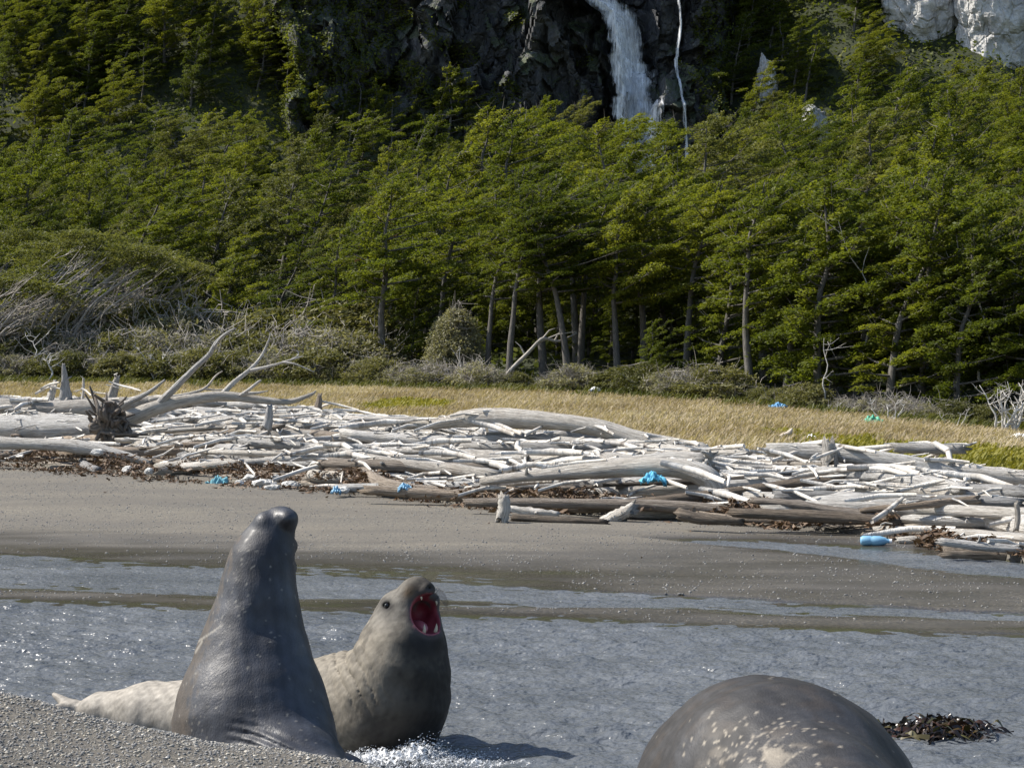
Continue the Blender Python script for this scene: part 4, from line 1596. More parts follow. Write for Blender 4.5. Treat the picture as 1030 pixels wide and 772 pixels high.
# ------------------------------------------------------------------ loose sticks, chips and wrack
def sticks():
    g = np.random.default_rng(41)
    V, Q, T, G, n0 = [], [], [], [], 0
    N = 3400
    th = np.linspace(0, 2 * math.pi, 5, endpoint=False)
    for i in range(N):
        t = g.random() ** .8
        x = g.uniform(-17, 8.5)
        d, c = float(yD(x)), float(yC(x))
        y = d + (t * 1.02 - .01) * (c - d)
        if abs(x) > .285 * y:
            continue
        L = 10 ** g.uniform(-.85, .05)
        r = L * g.uniform(.018, .05) + .006
        a = math.radians(g.normal(-30, 40))
        e = g.normal(0, .12)
        dx, dy = math.cos(a) * L / 2, math.sin(a) * L / 2
        z0, z1 = hm_at(x - dx, y - dy) + r, hm_at(x + dx, y + dy) + r
        m = (z0 + z1) / 2
        z0, z1 = m + np.clip(z0 - m, -.12 * L, .12 * L), m + np.clip(z1 - m, -.12 * L, .12 * L)
        P = np.array([(x - dx, y - dy, z0), (x + g.normal(0, .04 * L), y, max(m, (z0 + z1) / 2) + .03 * L), (x + dx, y + dy, z1 + e * .3)])
        T_ = np.array([math.cos(a), math.sin(a), 0])
        Nn = np.array([-math.sin(a), math.cos(a), 0])
        ring = (np.cos(th)[:, None] * Nn + np.sin(th)[:, None] * np.array([0, 0, 1.0]))
        rr = r * np.array([.9, 1.05, .7])
        V.append((P[:, None] + ring[None] * rr[:, None, None]).reshape(-1, 3))
        Q.append(grid_faces(3, 5, True) + n0)
        T.append(np.array([[n0, n0 + 1, n0 + 2], [n0, n0 + 2, n0 + 3], [n0, n0 + 3, n0 + 4], [n0 + 10, n0 + 12, n0 + 11], [n0 + 10, n0 + 13, n0 + 12], [n0 + 10, n0 + 14, n0 + 13]]))
        gg = np.zeros((15, 3))
        gg[:, 2] = np.repeat([0, L / 2, L], 5) + i * 7.3
        gg[:, 0] = i * 1.7
        G.append(gg)
        n0 += 15
    me = make_mesh("driftwood_sticks", np.vstack(V), [np.vstack(Q), np.vstack(T)])
    set_attr(me, "grain", np.vstack(G))
    o = add_obj("driftwood_sticks", me, M_white)
    tag(o, "countless small bleached sticks and splinters filling the heap", "driftwood", kind="stuff")


sticks()


def scraps(name, n, fn, size, mat, label, cat, seed, up=.8, lift=.03):
    g = np.random.default_rng(seed)
    x, y, z = fn(g, n)
    m = len(x)
    P = np.stack([x, y, z + g.random(m) * lift], -1)
    N = np.stack([g.normal(0, up, m), g.normal(0, up, m), np.ones(m)], -1)
    N /= np.linalg.norm(N, axis=1)[:, None]
    b = g.uniform(0, 6.28, m)
    D = np.stack([np.cos(b), np.sin(b), 0 * b], -1)
    D -= N * (D * N).sum(1)[:, None]
    E = np.cross(N, D)
    s = (size * g.uniform(.4, 1.6, m))[:, None]
    w = s * g.uniform(.15, .55, m)[:, None]
    c = (N * s * g.normal(0, .25, m)[:, None])
    V = np.stack([P - D * s - E * w * .6 + c, P - D * s * .1 - E * w, P + D * s + c, P + D * s * .2 + E * w], 1).reshape(-1, 3)
    k = len(V) // 4
    me = make_mesh(name, V, np.arange(k * 4).reshape(k, 4), smooth=False)
    set_attr(me, "tint", np.repeat(g.random(k), 4), 'FLOAT')
    o = add_obj(name, me, mat)
    tag(o, label, cat, kind="stuff")


M_wrack = mat_leaf("sea_wrack", (0.035, 0.020, 0.012), (0.085, 0.052, 0.030), (0.16, 0.105, 0.065), .05, 4)


def wrack_pts(g, n):
    x = g.uniform(-12, 7, n)
    w = np.interp(x, [-12, -6, -3, 0, 3, 5, 7], [1.7, 1.5, 1.1, .9, .5, .9, 1.0])
    t = g.normal(0.25, .42, n)
    y = yD(x) + t * w
    lump = SNoise(61, 1.5, 3, dims=2)(x, y) * .5 + .5
    k = (g.random(n) < lump * 1.2) & (np.abs(x) < .29 * y)
    x, y, t, lump = x[k], y[k], t[k], lump[k]
    h = np.clip(1 - np.abs(t - .3) * 1.1, 0, 1) * .20 * lump
    return x, y, np.maximum(H(x, y), np.minimum(hm_at(x, y) - .1, H(x, y) + .15)) + h * g.random(len(x))


scraps("sea_wrack", 26000, wrack_pts, .055, M_wrack, "brown tangled sea wrack along the front edge of the driftwood", "seaweed", 62)


def litter_pts(g, n):
    x = g.uniform(-9, 6, n)
    y = yD(x) - np.abs(g.normal(0, 2.5, n)) - .1
    k = (np.abs(x) < .28 * y) & (H(x, y) > 0.012)
    x, y = x[k], y[k]
    return x, y, H(x, y) + .004


scraps("beach_litter", 170, litter_pts, .022, M_wrack, "scattered scraps of brown weed on the sand", "seaweed", 63, up=.3, lift=.01)


# pale stones in the wrack at the left
def stone(u, v, r, seed):
    y = ray_y(u, v, r)
    p = W(u, v, y)
    p[2] = max(float(H(p[0], p[1])), float(hm_at(p[0], p[1])) - .1) + r * .3
    o = boulder("stone", tuple(p), (r * 1.35, r, r * .72), seed, M_stone, "", "")
    return o, p


st = []
M_stone = mat_plain('white_stone', (.50, .49, .46), .8, nscale=14, namp=.5)
for i, (u, v, r) in enumerate([(252, 480, .13), (266, 483, .15), (280, 479, .12), (275, 488, .09), (292, 485, .12), (242, 484, .09), (130, 470, .10), (98, 463, .10), (150, 476, .08), (344, 490, .09)]):
    o, p = stone(u, v, r, 700 + i)
    st.append((o, p, "rounded white", "stone", "stones", "in the wrack left of the brown log" if u > 200 else "in the wrack below the root wad"))
label_rows(st, "stone")

# ------------------------------------------------------------------ grass and moss on the meadow
M_grass = mat_leaf("dry_grass", (0.23, 0.180, 0.105), (0.35, 0.287, 0.185), (0.49, 0.43, 0.32), .3, .5)
M_moss = mat_leaf("yellow_moss", (0.085, 0.090, 0.014), (0.165, 0.158, 0.020), (0.25, 0.225, 0.035), .3, .6)
M_gmoss = mat_leaf("green_herb", (0.055, 0.065, 0.012), (0.11, 0.115, 0.025), (0.18, 0.165, 0.05), .3, .6)


def blades(name, x, y, h, wdt, mat, label, cat, seed, lean=.35):
    g = np.random.default_rng(seed)
    n = len(x)
    z = H(x, y) - .02
    a = g.uniform(0, 6.28, n)
    D = np.stack([np.cos(a), np.sin(a), 0 * a], -1) * (wdt * g.uniform(.6, 1.4, n))[:, None]
    hh = h * g.uniform(.55, 1.25, n)
    tip = np.stack([hh * (lean * 1.1 + g.normal(0, lean, n)), hh * g.normal(0, lean, n), hh], -1)
    P = np.stack([x, y, z], -1)
    mid = P + tip * np.array([.35, .35, .6])
    V = np.stack([P - D, P + D, mid + D * .8, mid - D * .8, P + tip + D * .9, P + tip - D * .5], 1).reshape(-1, 3)
    i = (np.arange(n) * 6)[:, None]
    Fq = np.vstack([i + np.array([[0, 1, 2, 3]]), i + np.array([[3, 2, 4, 5]])])
    me = make_mesh(name, V, Fq, smooth=False)
    t = np.clip(.5 + .35 * SNoise(seed + 5, 6, 3, dims=2)(x, y) + g.normal(0, .22, n), 0, 1)
    set_attr(me, "tint", np.repeat(t, 6), 'FLOAT')
    o = add_obj(name, me, mat)
    tag(o, label, cat, kind="stuff")


g_g = np.random.default_rng(81)


def moss_mask(x, y):
    """yellow moss: the band behind the right end of the heap and a small patch in the middle"""
    c = yC(x)
    nn = SNoise(85, 3.0, 3, dims=2)(x, y) * .8
    right = sstep(4.6, 8.0, x + nn) * sstep(c + 15 + nn * 2, c + 11 + nn * 2, y)
    px, py = (408 - 515) / F * 56, 56
    mid = np.exp(-(((x - px) / 1.3) ** 2 + ((y - py) / 3.4) ** 2))
    return np.maximum(right, (mid + nn * .15 > .30) * 1.0)


def meadow_pts(n, lo=-.3, hi=.8, p=.75):
    x = g_g.uniform(-23, 18, n)
    t = g_g.random(n) ** p
    y = yC(x) + lo + t * (yF(x) + hi - yC(x) - lo)
    k = np.abs(x) < .30 * y
    return x[k], y[k]


x, y = meadow_pts(230000)
k = moss_mask(x, y) < .5
blades("dry_grass", x[k], y[k], .21, .011, M_grass, "tall dry straw coloured grass between the driftwood and the forest", "grass", 82)
x, y = meadow_pts(200000)
k = moss_mask(x, y) > .4
blades("yellow_moss", x[k], y[k], .15, .022, M_moss, "bright yellow green moss in the meadow", "moss", 83)
x, y = meadow_pts(60000, 0, 1.6)
k = (np.abs(y - yF(x)) < 2.2 + 1.5 * SNoise(86, 4, 2, dims=2)(x, y)) & (moss_mask(x, y) < .5)
blades("green_herbs", x[k], y[k], .34, .02, M_gmoss, "olive green herbs along the foot of the shrubs", "grass", 84)


# ------------------------------------------------------------------ washed-up rubbish
def crumple(name, u, v, y, size, mat, label, cat, seed, lift=.0, z=None):
    g1 = SNoise(seed, .5, 4)
    n, m = 18, 26
    a, b = np.meshgrid(np.linspace(-1, 1, m), np.linspace(-1, 1, n))
    rr = 1 - .25 * g1(a * 1.1, b * 1.1, 0 * a)
    X = a * size[0] * rr
    Y = b * size[1] * rr
    Z = size[2] * (1 - np.clip(np.sqrt(a * a + b * b), 0, 1) ** 1.5) + size[2] * .45 * g1(a, b, a * 0 + 3)
    top = np.stack([X, Y, Z], -1).reshape(-1, 3)
    bot = np.stack([X * .98, Y * .98, Z - .018], -1).reshape(-1, 3)
    f1 = grid_faces(n, m)
    f2 = grid_faces(n, m)[:, ::-1] + n * m
    ring = np.concatenate([np.arange(m), np.arange(1, n) * m + m - 1, (n - 1) * m + np.arange(m - 2, -1, -1), np.arange(n - 2, 0, -1) * m])
    nxt = np.roll(ring, -1)
    side = np.stack([ring, ring + n * m, nxt + n * m, nxt], -1)
    p = W(u, v, y)
    p[2] = (z if z is not None else float(H(p[0], p[1]))) + lift
    o = add_obj(name, make_mesh(name, np.vstack([top, bot]), [f1, f2, side]), mat, None, tuple(p))
    tag(o, label, cat)
    return o


M_blue = mat_plain("blue_plastic", (0.10, 0.27, 0.46), .6)
M_lblue = mat_plain("pale_blue_plastic", (0.17, 0.36, 0.52), .5)
M_cyan = mat_plain("cyan_cloth", (0.10, 0.40, 0.58), .8)
M_green = mat_plain("green_plastic", (0.06, 0.32, 0.20), .6)
M_wplast = mat_plain("white_plastic", (0.75, 0.76, 0.78), .4)
M_teal = mat_plain("teal_cloth", (0.11, 0.30, 0.36), .8, nscale=8, namp=.6)
crumple("plastic_sheet", 588, 394, 66.5, (.28, .25, .16), M_blue, "crumpled blue plastic sheet in the grass before the shrubs", "litter", 901, .1)
crumple("plastic_sheet", 601, 392, 66.7, (.2, .2, .14), M_wplast, "small white plastic sheet touching the blue one in the grass", "litter", 902, .15)
crumple("plastic_sheet", 598, 399, 65.0, (.18, .2, .10), M_wplast, "white scrap lying in the grass below the blue plastic sheet", "litter", 903, .25)
crumple("tarp", 878, 423, 51.5, (.24, .25, .15), M_green, "bright green tarp bundled in the grass", "litter", 904, .16)
crumple("plastic_sheet", 782, 415, 57, (.22, .2, .12), M_blue, "small blue plastic piece at the meadow's far edge", "litter", 905, .2)
crumple("plastic_sheet", 815, 440, 43, (.12, .12, .06), M_wplast, "small white scrap on the yellow moss", "litter", 906, .08)
crumple("plastic_sheet", 1024, 433, 46, (.28, .2, .12), M_wplast, "white plastic heap at the right edge under the bare white shrub", "litter", 907, .12)


def on_heap(name, u, v, size, mat, label, cat, seed):
    y = ray_y(u, v, .03) - .15
    p = W(u, v, y)
    return crumple(name, u, v, y, size, mat, label, cat, seed, z=p[2] - size[2] * .4)


on_heap("rag", 657, 479, (.15, .12, .12), M_cyan, "bright cyan rag caught under the arched log", "litter", 911)
on_heap("rag", 220, 484, (.20, .12, .12), M_teal, "teal cloth lump in the wrack at left", "litter", 912)
on_heap("plastic_scrap", 338, 492, (.07, .06, .08), M_lblue, "small light blue scrap in the wrack beside the brown log", "litter", 913)
on_heap("plastic_scrap", 407, 489, (.10, .06, .07), M_lblue, "pale blue scrap between the brown front logs", "litter", 914)


def bottle(u, v, label):
    y = ray_y(u, v, .05) - .7
    p = W(u, v, y)
    p[2] = float(H(p[0], p[1])) + .055
    pr = [(0, .0), (.005, .06), (.03, .078), (.12, .080), (.14, .072), (.16, .080), (.24, .080), (.30, .06), (.33, .034), (.36, .032)]
    th = np.linspace(0, 2 * math.pi, 16, endpoint=False)
    V = np.array([[(s - .18) * .95, r * .72 * math.cos(a) * (1 + .12 * math.sin(40 * s)), r * .72 * math.sin(a)] for s, r in pr for a in th])
    o = add_obj("plastic_bottle", make_mesh("plastic_bottle", V, grid_faces(len(pr), 16, True)), M_lblue, None, tuple(p))
    o.rotation_euler = (0, 0, R(-14))
    c = np.array([[(s - .18) * .95, r * .75 * math.cos(a), r * .75 * math.sin(a)] for s, r in [(.355, .0), (.356, .036), (.385, .036), (.386, .0)] for a in th])
    add_obj("cap", make_mesh("cap", c, grid_faces(4, 16, True), False), M_wplast, o)
    tag(o, label, "bottle")


bottle(880, 534, "blue plastic bottle lying on sand against the front logs")


# a gull-sized pale bird shape and its neighbour stand on the moss: two small perched birds
def bird(u, v, y, label, face):
    p = W(u, v, y)
    p[2] = float(H(p[0], p[1]))
    s = .9
    path = smooth_path([(-.20, 0, .13), (-.08, 0, .15), (.05, 0, .19), (.10, 0, .25), (.125, 0, .29), (.16, 0, .29)], 22)
    rad = np.interp(np.linspace(0, 1, 22), [0, .2, .45, .6, .75, .88, .94, 1], [.012, .06, .075, .055, .036, .040, .02, .004])
    tb = Tubes()
    tb.add(path * s * np.array([face, 1, 1]), rad * s, 12)
    for q in (-.025, .025):
        tb.add([(0.0, q, .12), (0.0, q, .05), (.01, q, -.01)], [.012, .008, .008], 5)
    o = add_obj("bird", tb.mesh("bird"), mat_plain("bird_feather", (0.42, 0.36, 0.30), .8, nscale=9, namp=.9), None, tuple(p))
    tag(o, label, "bird", "birds on the moss")


bird(791, 444, 42, "small buff bird standing on the moss behind the heap, beside the white scrap", 1)
bird(921, 446, 38.5, "small pale bird standing on the moss above the straight grey log", -1)
# ------------------------------------------------------------------ elephant seals, sculpted as signed distance fields
import openvdb


class Sculpt:
    def __init__(self, lo, hi, step):
        self.lo, self.h = np.array(lo, float), step
        n = np.ceil((np.array(hi) - lo) / step).astype(int) + 1
        ax = [np.float32(lo[i]) + np.float32(step) * np.arange(n[i], dtype=np.float32) for i in range(3)]
        self.X, self.Y, self.Z = ax[0][:, None, None], ax[1][None, :, None], ax[2][None, None, :]
        self.D = np.full(tuple(n), 9.0, np.float32)

    def cone(self, a, b, ra, rb):
        a, b = np.asarray(a, np.float32), np.asarray(b, np.float32)
        ab = b - a
        t = ((self.X - a[0]) * ab[0] + (self.Y - a[1]) * ab[1] + (self.Z - a[2]) * ab[2]) / np.float32(ab @ ab + 1e-9)
        t = np.clip(t, 0, 1)
        dx, dy, dz = self.X - a[0] - t * ab[0], self.Y - a[1] - t * ab[1], self.Z - a[2] - t * ab[2]
        return np.sqrt(dx * dx + dy * dy + dz * dz) - (np.float32(ra) + t * np.float32(rb - ra))

    def ell(self, c, r, ax=None):
        """ellipsoid; ax optional 3x3 rows = local axes"""
        dx, dy, dz = self.X - np.float32(c[0]), self.Y - np.float32(c[1]), self.Z - np.float32(c[2])
        if ax is not None:
            A = np.asarray(ax, np.float32)
            dx, dy, dz = [A[i, 0] * dx + A[i, 1] * dy + A[i, 2] * dz for i in range(3)]
        k = np.sqrt((dx / r[0]) ** 2 + (dy / r[1]) ** 2 + (dz / r[2]) ** 2)
        return ((k - 1) * np.float32(min(r))).astype(np.float32)

    @staticmethod
    def smin(a, b, k):
        h = np.clip(.5 + .5 * (b - a) / k, 0, 1)
        return b + (a - b) * h - k * h * (1 - h)

    def add(self, d, k=.05):
        self.D = self.smin(self.D, d, np.float32(k)).astype(np.float32)

    def cut(self, d, k=.02):
        self.D = -self.smin(-self.D, d, np.float32(k)).astype(np.float32)

    def chain(self, pts, k=.06):
        out = None
        for p, q in zip(pts[:-1], pts[1:]):
            d = self.cone(p[:3], q[:3], p[3], q[3])
            out = d if out is None else self.smin(out, d, np.float32(k))
        return out

    def mesh(self, name):
        g = openvdb.FloatGrid(background=9.0)
        g.copyFromArray(self.D)
        p, q = g.convertToQuads(0.0)
        V = p * self.h + self.lo
        me = make_mesh(name, V, q[:, ::-1].astype(np.int32))
        return me, V


def mat_seal(name, rough, coat, bump=.25, spec=.5):
    t = NT(name)
    c = t.attr("fur", "Color")
    p = t.obj()
    n = t.noise(p, 26, 5, .65)
    f = t.noise(t.scale(p, (1, 1, .35)), 130, 3, .6)
    col = t.mix(.35, c, t.ramp(n, [(.3, .30), (.7, .68)]), 'OVERLAY')
    gl = t.attr("wet", "Fac")
    r = t.maprange(gl, 0, 1, rough + .25, rough)
    b = t.bsdf(Base_Color=col, Roughness=r, Normal=t.bump(t.math('ADD', t.math('MULTIPLY', n, .5), f), bump, .006))
    b.inputs["Specular IOR Level"].default_value = spec
    b.inputs["Coat Weight"].default_value = coat
    b.inputs["Coat Roughness"].default_value = .25
    return t.done(b)


def scars(V, N, seed, lo, hi, n, size=(.004, .014), mask=None):
    """pale scar flecks, each short and slightly elongated"""
    g = np.random.default_rng(seed)
    out = np.zeros(len(V))
    idx = g.choice(len(V), n, p=(mask / mask.sum()) if mask is not None else None)
    for i in idx:
        c = V[i]
        r = size[0] * (size[1] / size[0]) ** g.random()
        d = g.normal(size=3)
        d[2] -= .6
        d /= np.linalg.norm(d)
        near = np.abs(V - c).max(1) < r * 4
        q = V[near] - c
        along = q @ d
        perp = np.sqrt(np.maximum((q * q).sum(1) - along ** 2, 0))
        out[near] = np.maximum(out[near], np.clip(1.4 - np.sqrt((along / (r * 2.4)) ** 2 + (perp / r) ** 2), 0, 1) * g.uniform(.5, 1))
    return out


def lerp(a, b, t):
    return a + (b - a) * t[:, None]


def small_ball(name, c, r, mat, parent, sc=(1, 1, 1)):
    n, m = 12, 18
    th = np.linspace(.01, math.pi - .01, n)[:, None]
    ph = np.linspace(0, 6.2832, m, endpoint=False)[None]
    P = np.stack([np.sin(th) * np.cos(ph), np.sin(th) * np.sin(ph), np.cos(th) + 0 * ph], -1).reshape(-1, 3) * r * np.array(sc)
    o = add_obj(name, make_mesh(name, P, grid_faces(n, m, True)), mat, parent)
    o.location = tuple(c)
    return o


def cone_part(name, a, b, r, mat, parent):
    tb = Tubes()
    a, b = np.array(a, float), np.array(b, float)
    tb.add(smooth_path([a, a + (b - a) * .5 + np.array([0.002, 0, 0]), b], 7), np.array([1, .98, .9, .75, .55, .3, .08]) * r, 9)
    return add_obj(name, tb.mesh(name), mat, parent)


M_eye = mat_plain("eye_dark", (0.008, 0.007, 0.007), .08)
M_tooth = mat_plain("tooth_ivory", (0.48, 0.42, 0.30), .35)
M_whisk = mat_plain("whisker", (0.06, 0.05, 0.045), .5)


def w4(u, v, y, r_px):
    p = W(u, v, y)
    return (p[0], p[1], p[2], r_px * y / F)


# ---- seal A: dark, seen from behind, head thrown up
def seal_dark():
    ch = [w4(396, 832, 7.45, 18), w4(368, 820, 7.7, 26), w4(328, 804, 8.0, 38), w4(289, 785, 8.25, 62), w4(258, 752, 8.48, 79), w4(254, 725, 8.52, 77), w4(254, 700, 8.55, 69.5), w4(255, 660, 8.58, 55),
          w4(258, 622, 8.60, 43), w4(260, 590, 8.62, 35.5), w4(264, 563, 8.64, 30.5), w4(269, 547, 8.66, 25)]
    allp = np.array([c[:3] for c in ch])
    lo = allp.min(0) - np.array([.55, .55, .45])
    hi = allp.max(0) + np.array([.45, .5, .30])
    lo[2] = -.12
    S = Sculpt(lo, hi, .0095)
    S.add(S.chain(ch, .05), .02)
    # head: cranium, muzzle, nose, lower jaw, cheeks
    P = lambda u, v, y: W(u, v, y)
    S.add(S.cone(P(269, 552, 8.65), P(277, 531, 8.68), .102, .078), .05)
    S.add(S.cone(P(276, 531, 8.66), P(283, 523, 8.66), .085, .064), .04)          # muzzle
    S.add(S.ell(P(289, 521, 8.62), (.044, .06, .040)), .03)                       # nose lump
    S.add(S.ell(P(266, 525, 8.62), (.040, .045, .040)), .03)                        # left brow ridge
    S.add(S.cone(P(282, 546, 8.72), P(291, 549, 8.72), .06, .040), .025)            # upper lip
    S.add(S.cone(P(281, 567, 8.72), P(290, 570, 8.72), .065, .040), .025)
    S.cut(S.ell(P(268, 622, 8.26), (.10, .12, .09)), .08)                          # hollow at the nape          # lower jaw
    S.cut(S.cone(P(304, 560, 8.60), P(294, 559, 8.66), .012, .006), .012)          # mouth line
    S.cut(S.ell(P(293, 534, 8.52), (.026, .05, .022)), .03)                       # hollow behind the nose
    S.cut(S.ell(P(279, 522, 8.55), (.006, .03, .006)), .01)                        # nostril
    # fore flippers spread at the base and the hind flippers
    fl = P(185, 757, 8.55)
    S.add(S.ell(P(176, 775, 8.45), (.10, .20, .05), Matrix.Rotation(.5, 3, 'Z')), .06)
    S.add(S.ell(P(338, 768, 8.75), (.10, .20, .06), Matrix.Rotation(-.6, 3, 'Z')), .06)
    for s in (-1, 1):
        S.add(S.cone(P(399, 834 + 2 * s, 7.4), P(429, 840 + 14 * s, 7.15 + .10 * s), .05, .025), .04)
    # skin folds where the back bends, and shoulder blades
    X, Y, Z = S.X, S.Y, S.Z
    zc = W(0, 735, 8.4)[2]
    arc = Z - zc + .30 * (X - W(285, 0, 8.4)[0]) + .55 * (X - W(285, 0, 8.4)[0]) ** 2
    m = np.exp(-(arc / .055) ** 2) * np.clip((X - W(232, 0, 8.4)[0]) / .12, 0, 1) * (Y < 8.55)
    S.D += (.0075 * np.sin(arc * 2 * math.pi / .036) * m).astype(np.float32)
    n1 = SNoise(801, .28, 3)
    S.D += (.003 * n1(X, Y, Z)).astype(np.float32)
    # groove down the spine, bulge of the back muscles
    xc = np.interp(Z, [W(0, v, 8.5)[2] for v in (760, 700, 620, 560)], [W(u, 0, 8.5)[0] for u in (262, 262, 266, 272)]).astype(np.float32)
    S.D += (.005 * np.exp(-((X - xc) / .06) ** 2) * (Y < 8.5) * np.clip((W(0, 590, 8.5)[2] - Z) / .15, 0, 1)).astype(np.float32)
    me, V = S.mesh("elephant_seal")
    base = W(258, 770, 8.45)
    base[2] = float(H(base[0], base[1]))
    # fur colours: slate back, sunlit left edge painted in brown, black scars
    nA, nB = SNoise(811, .35, 4), SNoise(812, .05, 3)
    q = nA(V[:, 0], V[:, 1], V[:, 2])
    q2 = nB(V[:, 0], V[:, 1], V[:, 2])
    c = lerp(np.array([.018, .020, .026]), np.array([.036, .039, .048]), np.clip(.5 + .7 * q, 0, 1))
    u = 515 + F * V[:, 0] / V[:, 1]
    v = 386 + F * (1.9 - V[:, 2]) / V[:, 1]
    left = np.interp(v, [520, 560, 620, 700, 750], [250, 232, 216, 192, 190])
    br = sstep(6, -6, u - left - 5 * q2)
    c = lerp(c, np.array([.055, .043, .032]), br * .85)
    c *= (1 + .22 * q2)[:, None]
    pale = sstep(745, 765, v) * .3
    c = lerp(c, np.array([.12, .12, .125]), pale)
    face = np.exp(-(((u - 290) / 7) ** 2 + ((v - 534) / 8) ** 2)) * (V[:, 1] < 8.7)
    c = lerp(c, np.array([.012, .012, .014]), np.clip(face * 1.2, 0, .95))  # shade of the hollow behind the nose, painted near black
    mask = np.exp(-((u - left - 14) / 12) ** 2) + .16
    mask *= (v > 545) * (v < 750) * (V[:, 1] < 8.65)
    sc = scars(V, None, 821, 0, 0, 150, (.0018, .0048), mask)
    # two longer parallel scars across the back
    for (u0, v0, u1, v1) in [(199, 645, 224, 628), (197, 655, 203, 645), (206, 622, 214, 606), (212, 598, 217, 588)]:
        a, b = np.array([u0, v0]), np.array([u1, v1])
        d = (b - a) / np.linalg.norm(b - a)
        w_ = np.stack([u, v], -1) - a
        t = np.clip(w_ @ d, 0, np.linalg.norm(b - a))
        dist = np.linalg.norm(w_ - t[:, None] * d, axis=1)
        sc = np.maximum(sc, np.clip(1.6 - dist / .9, 0, 1) * (V[:, 1] < 8.6) * .9)
    c = lerp(c, np.array([.30, .28, .24]), np.clip(sc, 0, 1) * .6)
    set_attr(me, "fur", c, 'FLOAT_COLOR')
    set_attr(me, "wet", np.clip(.75 + .4 * q - .6 * br, 0, 1), 'FLOAT')
    V2 = V - base
    me.vertices.foreach_set("co", V2.astype(np.float32).ravel())
    me.update()
    o = add_obj("elephant_seal", me, mat_seal("slate_fur", .48, .05, .35, .45), None, tuple(base))
    tag(o, "dark slate elephant seal seen from behind, rearing up with its nose in the air", "elephant seal")


